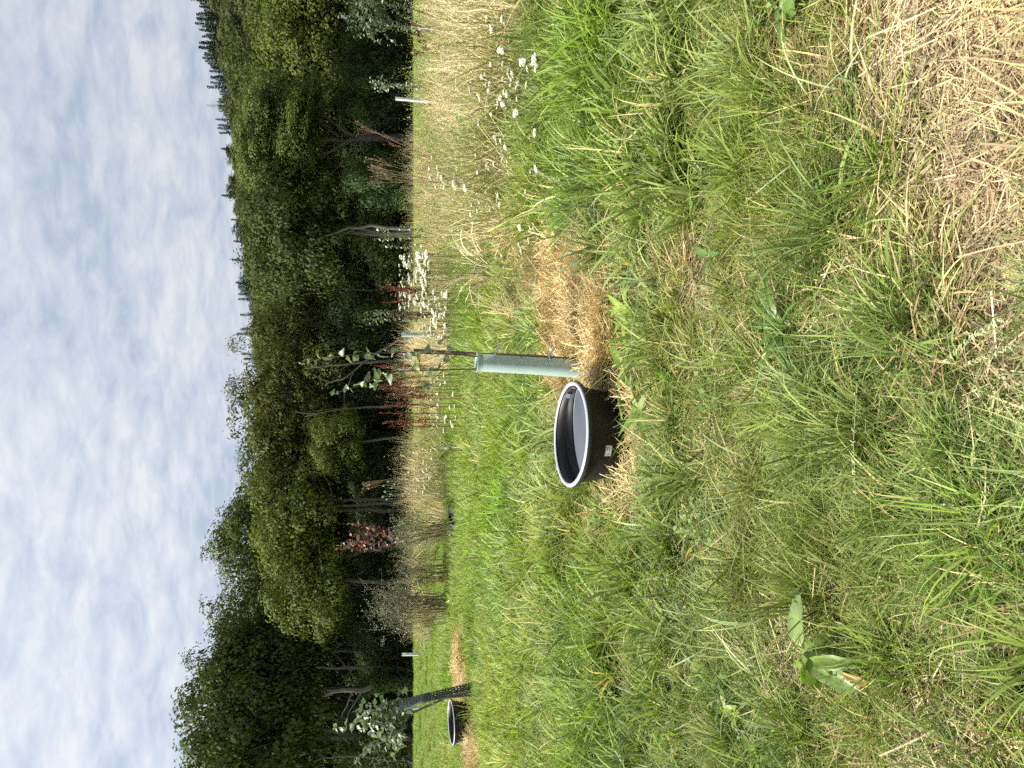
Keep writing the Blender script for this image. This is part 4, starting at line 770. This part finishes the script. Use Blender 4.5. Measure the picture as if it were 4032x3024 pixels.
# small saplings standing in the meadow
twiggy('small silver-green sapling on a cane beside the white tree tube', 'silver_sapling', (1720, 338), [(1455, 310), (1462, 345), (1475, 365), (1490, 300, 1540, 335), (1470, 330, 1530, 335), (1500, 360, 1540, 338), (1450, 325, 1540, 335)], 17, .012, GREYG, LF_APPLE, .04, 1.3, seed=5)
twiggy('small silver-green sapling in front of the twin-trunked tree', 'silver_sapling', (1740, 935), [(1480, 910), (1475, 940), (1500, 965), (1490, 900, 1560, 935), (1495, 950, 1560, 935), (1510, 925, 1560, 935)], 17, .012, GREYG, LF_APPLE, .04, 1.3, seed=6)
twiggy('small yellow-green sapling above the golden dry grass', 'green_sapling', (1750, 1235), [(1430, 1235), (1440, 1255), (1470, 1222), (1450, 1270, 1550, 1240), (1470, 1245, 1560, 1240)], 15, .01, [(.14, .19, .06), (.12, .17, .07)], LF_APPLE, .04, 1.2, seed=7)
PURP = [(.14, .065, .075), (.19, .13, .15), (.24, .20, .23), (.11, .05, .055), (.22, .07, .06)]
twiggy('purple-leaved sapling rising above the black plastic sheet', 'purple_sapling', (1680, 2090), [(1310, 2155), (1330, 2150), (1350, 2165, 1480, 2110), (1370, 2060, 1500, 2085), (1380, 2110, 1520, 2095), (1420, 2070, 1540, 2090), (1340, 2140, 1460, 2120), (1450, 2110, 1560, 2095), (1480, 2080, 1580, 2092), (1490, 2120, 1570, 2095), (1430, 2100, 1530, 2095), (1530, 2080, 1590, 2092)], 15, .012, PURP, LF_PURP, .05, 1.7, seed=8)
LIME = [(.22, .32, .05), (.10, .16, .07), (.12, .18, .085), (.11, .17, .07), (.13, .18, .10)]
rob = [(1330, 60), (1360, 120), (1400, 20), (1420, 90), (1450, 150), (1350, -30), (1470, 40), (1500, 100), (1440, -20), (1390, 150)]
twiggy('feather-leaved sapling with lime tips at the end of the tall grass', 'feathery_sapling', (1700, 100), [(1320, 65), (1350, 10)]+[(x, y, 1550, 95) for x, y in rob]+[(x+60, y-15, x+110, y+20) for x, y in rob], 13, .012, LIME[1:], [leaf_mesh('leaf', M_SAPL, .045, .02, s, 4, 2, .05, .2, .2) for s in (1, 2)], .024, 1.5, seed=10)
DRYC = [(.17, .085, .045), (.14, .07, .04)]
def dead_plant(label, base, tips, d, seed, col, head=.02, hn=14, r=.005, name='dead_stalk', cat='dead plant', spreadh=.05, group=None):
    rg = np.random.default_rng(seed); b = at(*base, d); o = np.array([b.x, d, float(gz(b.x, d))]); root = empty(name, o); tag(root, label, cat, group); b = np.array(b)-o; b[2] = min(b[2], 0)
    mb = MB(); hb = MB()
    for (x, y) in tips:
        q = np.array(at(x, y, d+rg.normal(0, .15)))-o; t = np.linspace(0, 1, 7)[:, None]; P = b+(q-b)*t; P[:, 0] += np.sin(t[:, 0]*PI)*rg.normal(0, .04); mb.tube(P, np.linspace(r, r*.4, 7), 4)
        for s in range(hn):
            e = q+rg.normal(size=3)*spreadh; mb.tube(np.array([P[5], (P[5]+e)/2+rg.normal(size=3)*.01, e]), r*.3, 3); hb.put(*leaf_cards(rg, e+rg.normal(size=(4, 3))*.008, unit(rg.normal(size=(4, 3))), head, .8))
    add('stalk', mb.mesh('stalk', M_DRY), root, col); stuffpart('seed_heads', hb.mesh('seed_heads', M_DRY), root, col)
dead_plant('brown dead umbel plant with branching seed heads above dry grass', (1760, 720), [(1450, 625), (1455, 650), (1470, 680), (1490, 700), (1460, 720), (1480, 660), (1500, 640), (1520, 690)], 14, 1, (.24, .16, .10), .018, 9)
dead_plant('tall leaning brown dead stalk beside the spreading tree trunk', (1720, 660), [(1400, 485), (1420, 510), (1430, 500), (1500, 520), (1530, 560), (1560, 600)], 14, 2, (.17, .10, .065), .02, 5)
dead_plant('dark brown curled dead plant slumped below the feather-leaved sapling', (1740, 200), [(1635, 100), (1640, 130), (1655, 160), (1670, 190), (1640, 205), (1650, 110)], 13.5, 3, (.12, .06, .04), .05, 10, .008, spreadh=.03)
dead_plant('arching dry stalk with hanging pods above the seed-head plants', (1640, 1840), [(1435, 1925), (1440, 1915), (1450, 1905)], 13, 4, (.30, .21, .11), .03, 5, .005, spreadh=.04)
# red dock spikes
def dock_spike(i, x, y, h, d, rg):
    b = at(x, y, d); g = float(gz(b.x, d)); root = empty('dock_stalk', (b.x, d, g)); tag(root, 'rust-red dock seed spike standing in the dry grass behind the apple tree', 'dock stalk', 'rust-red dock spikes')
    top = b.z-g; lean = rg.normal(0, .07); mb = MB(); t = np.linspace(0, 1, 7); P = np.stack([lean*t*t, rg.normal(0, .03)*t, top*t], -1); mb.tube(P, np.linspace(.006, .002, 7), 4); hb = MB()
    for s in range(7):
        z0 = rg.uniform(.4, .75)*top; L = rg.uniform(.12, .3); a = rg.uniform(0, 6.28); k = 40; tt = rg.uniform(0, 1, k); C = np.stack([np.interp(z0, P[:, 2], P[:, 0])+.12*tt*math.cos(a)*L*2, .1*tt*math.sin(a)*L*2, z0+L*tt], -1)
        hb.put(*leaf_cards(rg, C+rg.normal(size=(k, 3))*.009, unit(rg.normal(size=(k, 3))), .017, .8))
    k = 110; tt = rg.uniform(.5, 1, k); C = np.stack([np.interp(tt*top, P[:, 2], P[:, 0]), np.zeros(k), tt*top], -1); hb.put(*leaf_cards(rg, C+rg.normal(size=(k, 3))*.011, unit(rg.normal(size=(k, 3))), .018, .8))
    add('stalk', mb.mesh('stalk', M_DRY), root, (.16, .06, .03)); stuffpart('seed_spike', hb.mesh('seed_spike', M_DRY), root, lerp3((.13, .028, .016), (.20, .055, .03), rg.uniform()))
rg = np.random.default_rng(21)
for i, (x, y) in enumerate([(1478, 1150), (1495, 1165), (1510, 1140), (1500, 1180), (1530, 1230), (1470, 1440), (1485, 1455), (1455, 1500), (1470, 1520), (1490, 1535), (1500, 1550), (1480, 1570), (1500, 1590), (1515, 1605), (1500, 1630), (1505, 1650), (1510, 1665), (1530, 1680), (1490, 1475), (1540, 1560)]): dock_spike(i, x, y, 0, 12.0+rg.uniform(-.6, .8), rg)
# green poppy-like seed heads
for i, (x, y) in enumerate([(1510, 1955), (1512, 1912), (1525, 1965), (1518, 1935), (1545, 1920), (1540, 1945), (1530, 1895), (1555, 1905)]):
    d = 13+rg.uniform(-.4, .4); b = at(x, y, d); root = empty('poppy_plant', (b.x, d, float(gz(b.x, d)))); tag(root, 'pale green poppy seed head on a thin stem above the meadow', 'seed head', 'poppy seed heads'); h = b.z-float(gz(b.x, d)); mb = MB(); mb.tube([[0, 0, 0], [.02, 0, h*.5], [0, 0, h]], .0035, 4); add('stem', mb.mesh('stem', M_DRY), root, (.16, .2, .1))
    mb = MB(); mb.lathe([(.001, h-.02), (.012, h-.012), (.019, h+.004), (.016, h+.018), (.009, h+.022), (.02, h+.026), (.001, h+.03)], 10); add('seed_capsule', mb.mesh('seed_capsule', M_DRY, True), root, (.30, .36, .24))
# pale twiggy bush
def bush(label, name, x0, x1, y0, y1, d, n, col, leafc, seed, leaf=.03):
    rg = np.random.default_rng(seed); a = at(x1, (y0+y1)/2, d); g = float(gz(a.x, d)); root = empty(name, (a.x, d, g)); tag(root, label, 'bush'); mb = MB(); lb = MB(); htop = at(x0, y0, d).z-g; w = (y1-y0)*d/F_PX
    for k in range(n):
        e = np.array([rg.uniform(-.5, .5)*w, rg.normal(0, .25), htop*rg.uniform(.55, 1)]); s = np.array([e[0]*.35+rg.normal(0, .08), rg.normal(0, .12), 0]); t = np.linspace(0, 1, 7)[:, None]; P = s+(e-s)*t; P[:, 2] += np.sin(t[:, 0]*PI)*.12*htop; mb.tube(P, np.linspace(.008, .002, 7), 4)
        for _ in range(5):
            f = P[rg.integers(3, 7)]; q = f+rg.normal(size=3)*[.16, .16, .14]+[0, 0, .08]; mb.tube(np.array([f, (f+q)/2+rg.normal(size=3)*.02, q]), [.003, .002, .0015], 3); m_ = 9; lb.put(*leaf_cards(rg, f+(q-f)*rg.uniform(.2, 1.1, (m_, 1))+rg.normal(size=(m_, 3))*.03, unit(rg.normal(size=(m_, 3))+[0, 0, .4]), leaf, .5))
    stuffpart('twigs', mb.mesh('twigs', M_DRY), root, col); stuffpart('foliage', lb.mesh('foliage', M_SAPL), root, leafc)
bush('pale twiggy half-dry bush at the edge of the meadow', 'twiggy_bush', 1455, 1740, 2300, 2490, 15, 60, (.20, .15, .10), (.20, .21, .12), 31)
bush('smaller straggly bush between the twiggy bush and the purple sapling', 'twiggy_bush', 1560, 1740, 2190, 2320, 15.5, 34, (.24, .18, .10), (.17, .19, .08), 32)
bush('grey-green herb clump below the purple-leaved sapling', 'twiggy_bush', 1540, 1720, 2020, 2160, 14.6, 34, (.2, .18, .09), (.24, .25, .13), 33)
# black plastic sheet heap
def sack():
    rg = np.random.default_rng(8); d = 13.6; c = at(1680, 2065, d); n, k = 15, 34; V = []
    for i in range(n):
        u = i/(n-1)
        for j in range(k):
            a = j*2*PI/k; r = 1-u**2*.9+.16*math.sin(a*5+u*7)*math.sin(a*3-u*4)+rg.normal(0, .09); V.append([.40*r*math.cos(a)*(1+.15*math.sin(a*2)), .26*r*math.sin(a), .17*u**.5*(1+.25*math.sin(a*3+1)+.2*math.sin(a*7))+rg.normal(0, .02)])
    Q = [[i*k+j, i*k+(j+1) % k, (i+1)*k+(j+1) % k, (i+1)*k+j] for i in range(n-1) for j in range(k)]
    o = add('plastic_sheet', mesh('plastic_sheet', V, Q, mat_solid('crumpled_black_film', (.006, .006, .007), .6, .25, .2, 20)), None, None, (c.x, d, 0)); tag(o, 'crumpled black plastic sheet heaped below the purple-leaved sapling', 'plastic sheet')
sack()
def packet():
    d = 13.2; c = at(1668, 112, d); root = empty('printed_card', (c.x, d, float(gz(c.x, d)))); tag(root, 'pale blue printed plant card fixed to a post among the dead plants', 'card'); h = c.z-float(gz(c.x, d))
    mb = MB(); mb.box((0, 0, h), (.05, .004, .10)); bd = add('card_face', mb.mesh('card_face', mat_solid('blue_card', (.30, .45, .52), .5, .4, .15, 12)), root); mb = MB(); mb.box((.005, -.0065, h+.0), (.028, .0015, .022)); mb.box((-.01, -.0065, h-.06), (.03, .0015, .018)); add('print', mb.mesh('print', mat_solid('card_print', (.62, .45, .50), .5, .4, .3, 40)), bd)
    mb = MB(); mb.tube([[.03, .01, -.1], [.03, .01, h*.6], [.03, .01, h+.14]], .02, 6); add('post', mb.mesh('post', M_GUARD), root)
packet()
# ------------------------------------------------------------------ white yarrow in flower
M_PETAL = mat_leaf('white_petals', 'object', .25, .6, .3, tip=(1, 1, 1), base=(1, 1, 1), spread=.25)
def yarrow_proto(seed):
    rg = np.random.default_rng(seed); hb = MB(); R = rg.uniform(.020, .032); k = 70; a = rg.uniform(0, 6.28, k); r = R*np.sqrt(rg.uniform(0, 1, k)); P = np.stack([r*np.cos(a), r*np.sin(a), .006*(1-(r/R)**2)+rg.normal(0, .002, k)], -1)
    hb.put(*leaf_cards(rg, P, unit(rg.normal(size=(k, 3))*.5+[0, 0, 1]), .0105, .9)); sb = MB(); h = 1.0
    for q in range(7):
        e = P[q*9]; sb.tube(np.array([[0, 0, -.05], [e[0]*.5, e[1]*.5, -.02], e-[0, 0, .003]]), .0012, 3)
    return hb.mesh('flower_head', M_PETAL), sb.mesh('flower_branches', M_DRY)
YAR = [yarrow_proto(s) for s in range(4)]
mbs = MB(); mbs.tube([[0, 0, 0], [.015, .005, .35], [.01, 0, .7], [0, 0, 1]], .0028, 4); YSTEM = mbs.mesh('stem', M_DRY)
def yarrow(x, y, z, rg, label, group, big=1.0):
    p = on(x, y, z); g = float(gz(p.x, p.y)); root = empty('yarrow_plant', (p.x, p.y, g)); tag(root, label, 'flower', group); h = z-g; k = int(rg.integers(0, 4)); s = big*1.1*rg.uniform(.7, 1.25)
    add('stem', YSTEM, root, (.13, .15, .06), None, (0, 0, rg.uniform(0, 6)), (1, 1, h-.045*s)); hd = add('flower_head', YAR[k][0], root, lerp3((.84, .84, .82), (.68, .64, .54), rg.uniform(0, .7)), (0, 0, h), (rg.normal(0, .18), rg.normal(0, .18), rg.uniform(0, 6)), s); add('flower_branches', YAR[k][1], hd, (.14, .16, .07))
rg = np.random.default_rng(44)
def drift(n, x0, x1, y0, y1, z, label, group, big=1.0):
    for _ in range(n): yarrow(rg.uniform(x0, x1), rg.uniform(y0, y1), z*rg.uniform(.85, 1.12), rg, label, group, big)
for (x, y) in [(2048, 240), (2052, 246), (2060, 243), (2068, 240), (2102, 232), (2106, 222), (2100, 245), (2104, 240), (2110, 268), (2076, 270), (2001, 280), (2005, 300), (2018, 295), (2012, 312), (2010, 335), (2040, 325), (2032, 345), (2072, 335), (1970, 385), (1960, 400), (1958, 420), (1995, 370), (2035, 390), (2030, 445), (1935, 450), (2105, 525), (1990, 580), (2110, 665), (2090, 675), (2070, 755)]: yarrow(x, y, .42*rg.uniform(.9, 1.1), rg, 'white yarrow flower among green grass at the near edge of the meadow', 'white yarrow near the tall grass', 1.0)
for (x, y) in [(1700, 620), (1690, 660), (1687, 680), (1695, 700), (1722, 660), (1725, 670), (1725, 690), (1740, 705), (1745, 725), (1750, 735), (1788, 690), (1785, 720), (1790, 735), (1830, 740), (1715, 735), (1735, 700)]: yarrow(x, y, .62*rg.uniform(.95, 1.05), rg, 'broad white yarrow head in front of brown dead seed stalks', 'white yarrow by the brown seed stalks', 1.5)
drift(110, 1570, 1690, 1000, 1220, .9, 'white yarrow crowding the drift in front of the dip in the tree line', 'white yarrow drift', 1.5)
drift(50, 1650, 1760, 1150, 1330, .68, 'white yarrow low in the dry grass behind the wooden stake', 'white yarrow behind the stake', 1.4)
drift(34, 1690, 1800, 1440, 1720, .5, 'white yarrow behind the near tub and below the red dock spikes', 'white yarrow below the dock spikes', 1.0)
drift(44, 1570, 1700, 1740, 1960, .75, 'white yarrow below the poppy seed heads', 'white yarrow by the poppy heads', 1.0)
drift(16, 1600, 1660, 2180, 2310, .6, 'white yarrow along the meadow edge by the twiggy bush', 'white yarrow by the twiggy bush', 1.0)
drift(48, 1700, 1990, 60, 420, .55, 'cream yarrow scattered through the tall bleached grass', 'cream yarrow in the tall grass', .9)
drift(34, 1780, 1980, 460, 900, .5, 'small white yarrow scattered before the brown dead stalks', 'small white yarrow in the dry grass', .8)
drift(10, 1950, 2120, 880, 1060, .3, 'small white yarrow in the collapsed dry grass', 'white yarrow in the collapsed grass', .8)
# yellow trefoil
def trefoil(x, y, label, big=1.0):
    p = on(x, y, .12); root = empty('yellow_flower', (p.x, p.y, float(gz(p.x, p.y)))); tag(root, label, 'flower'); rg2 = np.random.default_rng(int(x)); mb = MB(); mb.tube([[0, 0, 0], [.01, 0, .07], [0, 0, .125]], .0016, 4); add('stem', mb.mesh('stem', M_DRY), root, (.1, .14, .03))
    for q in range(6):
        a = q*1.05; m2 = MB(); m2.put(*leaf_cards(rg2, np.array([[.010*math.cos(a), .010*math.sin(a), .128]])*[1, 1, 1]+rg2.normal(size=(4, 3))*.003, unit(rg2.normal(size=(4, 3))+[0, -.6, .6]), .014*big, .8)); add('petal', m2.mesh('petal', M_PETAL), root, (.72, .42, .01))
trefoil(2438, 798, 'pair of yellow trefoil flowers in the grass beyond the hay mulch', 1.2); trefoil(2388, 872, 'single small yellow trefoil flower near the hay mulch', .7); trefoil(2464, 1036, 'yellow trefoil flower at the edge of the hay mulch', 1.1)
# ------------------------------------------------------------------ broad-leaved plants
def rosette(label, name, x, y, n, s, col, lib, seed, pitch=(.2, .9), cols=None, group=None, z=.01, cat='plant'):
    rg = np.random.default_rng(seed); p = on(x, y); g = float(H(p.x, p.y)[0]); root = empty(name, (p.x, p.y, g+z+(.07 if p.y < 7 else .05))); tag(root, label, cat, group); a0 = rg.uniform(0, 6)
    for k in range(n):
        a = a0+k*2*PI/n*1.0+rg.normal(0, .35); c = cols[k % len(cols)] if cols else lerp3(col, (col[0]*1.4, col[1]*1.25, col[2]), rg.uniform())
        place_leaf(lib[int(rg.integers(0, len(lib)))], root, (.012*math.cos(a), .012*math.sin(a), .005), a, rg.uniform(*pitch), s*rg.uniform(.7, 1.2), c, rg.normal(0, .3))
    return root
DG1 = (.12, .22, .035); DG2 = (.18, .28, .055); PALE = (.23, .30, .14)
rosette('bright green dock plant growing among yarrow in the tall dry grass', 'dock_plant', 1875, 515, 9, 1.4, (.10, .21, .02), LF_DOCK, 1, (.5, 1.2), z=.1)
rosette('small bright dock plant at the near edge of the hay mulch', 'dock_plant', 2530, 1225, 7, .75, DG2, LF_DOCK, 2, (.3, 1.1))
rosette('bright green dock seedling by the trefoil flower beside the hay', 'dock_plant', 2500, 1110, 5, .7, DG2, LF_DOCK, 3, (.4, 1.2))
rosette('green dock leaves in front of the foot of the tree shelter', 'dock_plant', 2520, 1465, 5, .8, DG1, LF_DOCK, 4, (.3, 1.0))
rosette('dock plant with large pale worn leaves in front of the near tub', 'dock_plant', 2580, 1620, 8, 1.0, DG2, LF_DOCK, 5, (.2, .9), cols=[DG1, PALE, DG2, (.28, .34, .20), DG1, DG2, PALE, DG1])
rosette('leafy dock clump behind the near tub below the yarrow', 'dock_plant', 1800, 1770, 11, 1.4, (.08, .16, .035), LF_DOCK, 6, (.4, 1.2), z=.05)
rosette('leafy dock clump in the grass near the seed-head plants', 'dock_plant', 1765, 1850, 11, 1.4, (.09, .18, .04), LF_DOCK, 7, (.4, 1.2), z=.05)
rosette('dock with a curled orange leaf in the grass behind the near tub', 'dock_plant', 2160, 1800, 5, .75, DG1, LF_DOCK, 8, (.3, 1.0), cols=[DG1, (.42, .24, .03), DG2, DG1])
rosette('light green dock tuft in the grass behind the far end of the tub', 'dock_plant', 1965, 2090, 6, 1.2, (.16, .25, .07), LF_DOCK, 9, (.5, 1.2))
rosette('pale dock tuft in the lush grass left of the near tub', 'dock_plant', 1990, 2160, 6, 1.1, (.2, .28, .12), LF_DOCK, 10, (.5, 1.2))
rosette('low dock tuft in the grass towards the twiggy bush', 'dock_plant', 1800, 2370, 6, 1.2, (.12, .22, .04), LF_DOCK, 11, (.5, 1.2))
rosette('dock plant in the mown grass below the black plastic sheet', 'dock_plant', 1745, 2160, 6, 1.2, (.10, .2, .04), LF_DOCK, 12, (.5, 1.2))
rosette('dark ribwort plantain rosette with long narrow leaves', 'plantain_plant', 3165, 1295, 24, .8, (.07, .15, .03), LF_LANCE, 13, (.35, 1.15))
rosette('small broad-leaved plant in the grass beyond the ribwort rosette', 'dock_plant', 2870, 1010, 6, .55, (.09, .16, .05), LF_DOCK, 14, (.3, .9))
rosette('broad plantain with rounded green leaves at the edge of the cut straw', 'plantain_plant', 3190, 75, 9, .72, (.10, .17, .045), LF_BROAD, 15, (.1, .7))
rosette('yellowing young dock with cut leaves in the lush near grass', 'dock_plant', 2960, 2800, 7, .55, (.17, .26, .04), LF_BROAD, 16, (.3, .9))
rosette('long-leaved dock lying in the grass at the rim of the near meadow', 'dock_plant', 3060, 2990, 6, .6, (.12, .2, .04), LF_DOCK, 17, (.2, .8))
rosette('small lance-leaved plant half hidden in the close grass', 'dock_plant', 4000, 1760, 5, .38, (.10, .2, .03), LF_DOCK, 18, (.1, .5), z=-.05)
def big_dock():
    p = on(3270, 2640); root = empty('dock_plant', (p.x, p.y, .05)); tag(root, 'large dock plant with broad pale blotched leaves and orange withered tips', 'plant')
    lib = [leaf_mesh('leaf', M_DOCK, .20, .085, s, 14, 6, .05, b, .2) for s, b in ((21, .15), (22, .35), (23, .6))]
    def lf(xb, yb, xt, yt, k, c, zb=.05, zt=.09, roll=0.0, w=1.0):
        zb += .07; zt += .08
        a, b = on(xb, yb, zb), on(xt, yt, zt); d = b-a; o = add('leaf', lib[k], root, c, a-Vector((p.x, p.y, .03)), (math.asin(max(-1, min(1, d.z/d.length))), roll, math.atan2(d.y, d.x)-PI/2), (d.length/.2*w, d.length/.2, d.length/.2))
    lf(3165, 2540, 3140, 2320, 0, (.21, .29, .11), .06, .06, .25, 1.0); lf(3180, 2570, 3400, 2740, 1, (.19, .27, .10), .06, .02, -.3, .75); lf(3200, 2600, 3140, 2690, 2, (.13, .20, .05), .08, .03, .3)
    lf(3210, 2590, 3450, 2690, 1, (.18, .26, .08), .09, .0, .4, .65); lf(3330, 2640, 3520, 2755, 1, (.30, .19, .05), .05, -.03, 0, .4); lf(3220, 2600, 3330, 2590, 2, (.15, .23, .05), .09, .06, -.2); lf(3180, 2620, 3110, 2680, 2, (.16, .26, .03), .05, .02, .1); lf(3190, 2560, 3260, 2510, 2, (.14, .22, .05), .06, .03, .2, .9)
    lf(3240, 2610, 3300, 2690, 2, (.15, .24, .06), .07, .03, -.4, .9)
    mb = MB(); q = np.array(on(3160, 2535, .07)-Vector((p.x, p.y, .03))); mb.tube(np.array([[0, 0, -.03], q*.5, q]), .004, 5); add('stalk', mb.mesh('stalk', M_DRY), root, (.2, .22, .06))
big_dock()
# prominent single tussocks and grass spikes near the camera
def tussock(label, x, y, n, Lr, w, col, seed, lean=(.05, .75), curl=(.3, 1.4), group=None, R=.05):
    rg2 = np.random.default_rng(seed); p = on(x, y); mb = MB(); mb.put(*blades(rg2, n, R, Lr, w, lean, curl, 6, .85)); o = add('grass_tussock', mb.mesh('grass_tussock', M_BLADE), None, col, (p.x, p.y, float(H(p.x, p.y)[0])-.01)); tag(o, label, 'grass tussock', group)
tussock('bright yellow-green broad-bladed grass tussock in the close foreground grass', 3960, 2080, 70, (.16, .34), .0075, (.24, .36, .07), 1, (.1, .9), R=.07)
tussock('dense bright green tussock in front of the hay by the tree shelter', 2720, 1555, 150, (.14, .30), .0042, (.15, .30, .03), 2, (.05, .8))
tussock('fountain-like green tussock beyond the hay mulch', 2400, 660, 190, (.3, .62), .009, (.20, .30, .08), 3, (.05, .85), R=.12)
tussock('long-bladed green tussock standing at the near edge of the yarrow', 2390, 380, 170, (.3, .55), .008, (.17, .28, .05), 13, (.05, .8), R=.12)
tussock('tall green tussock rising by the bleached meadow grass', 2330, 150, 170, (.3, .55), .008, (.20, .30, .05), 14, (.05, .8), R=.12)
tussock('long-bladed tussock standing in front of the far tub', 1890, 2800, 90, (.2, .5), .006, (.22, .32, .05), 4, (.02, .5), R=.12)
tussock('spreading green tussock beside the dry patch in the right-hand grass', 2700, 900, 130, (.14, .30), .004, (.18, .30, .04), 5)
tussock('green tussock between the plantain leaves and the cut straw', 3330, 640, 130, (.1, .24), .0035, (.14, .25, .04), 6)
tussock('sprawling tussock with pale blades before the near tub', 2650, 1890, 60, (.2, .42), .007, (.30, .38, .22), 7, (.5, 1.3), (.2, 1.2), R=.12)
tussock('silvery long-bladed tussock in the lush left-hand grass', 2680, 2450, 80, (.2, .4), .006, (.28, .37, .22), 8, (.4, 1.2), (.4, 1.6), R=.14)
def rye(label, pts, seed):
    rg2 = np.random.default_rng(seed); P = np.array([on(x, y, z) for x, y, z in pts]); o = P[0].copy(); root = empty('grass_spike', o); tag(root, label, 'grass spike', 'grass flower spikes'); t = np.linspace(0, len(P)-1, 16); Q = np.stack([np.interp(t, np.arange(len(P)), P[:, k]) for k in range(3)], -1)-o; mb = MB(); mb.tube(Q, .0014, 4); add('stem', mb.mesh('stem', M_DRY), root, (.24, .27, .10))
    sp_ = MB(); sp_.put(*leaf_cards(rg2, np.zeros((3, 3)), unit(rg2.normal(size=(3, 3))*.4+[0, -.3, 1]), .016, .38)); sp_ = sp_.mesh('spikelet', M_DRY)
    for k, s in enumerate(np.linspace(.35, 1, 22)):
        f = np.array([np.interp(s*15, np.arange(16), Q[:, q]) for q in range(3)]); add('spikelet', sp_, root, (.36, .40, .20), f+np.array([.003*(-1)**k, .002, .002]), (rg2.normal(0, .3), rg2.normal(0, .3), rg2.uniform(0, 6)))
rye('flowering rye-grass spike arching over the close grass beside the cut straw', [(3650, 1480, .02), (3720, 1430, .12), (3830, 1330, .17), (3950, 1255, .18)], 1); rye('second rye-grass spike crossing the close grass beside the cut straw', [(3650, 1500, .02), (3800, 1440, .11), (3900, 1400, .15), (4010, 1355, .16)], 2)
rye('tall single grass spike leaning in the middle of the near grass', [(3420, 2110, .02), (3370, 1950, .12), (3360, 1750, .2), (3375, 1500, .25)], 3)
def twig(label, pts, r, col, seed):
    P = np.array([on(x, y, z) for x, y, z in pts]); o = P[0].copy(); mb = MB(); mb.tube(P-o, np.linspace(r, r*.7, len(P)), 5); ob = add('dry_stem', mb.mesh('dry_stem', M_DRY, True), None, col, o); tag(ob, label, 'dry stem')
twig('thick pale dry stem lying where the grass meets the cut straw', [(3330, 265, .05), (3390, 238, .05), (3470, 295, .04), (3550, 355, .03)], .0028, (.46, .38, .26), 1)
twig('bent pale dry stem lying in the grass beyond the straw', [(2760, 1660, .08), (2760, 1740, .08), (2770, 1800, .06), (2900, 1700, .06)], .002, (.5, .42, .27), 2)
twig('long dry stem lying on the grass towards the big dock', [(3400, 2260, .1), (3600, 2340, .07), (3710, 2480, .04)], .0017, (.42, .34, .2), 3)
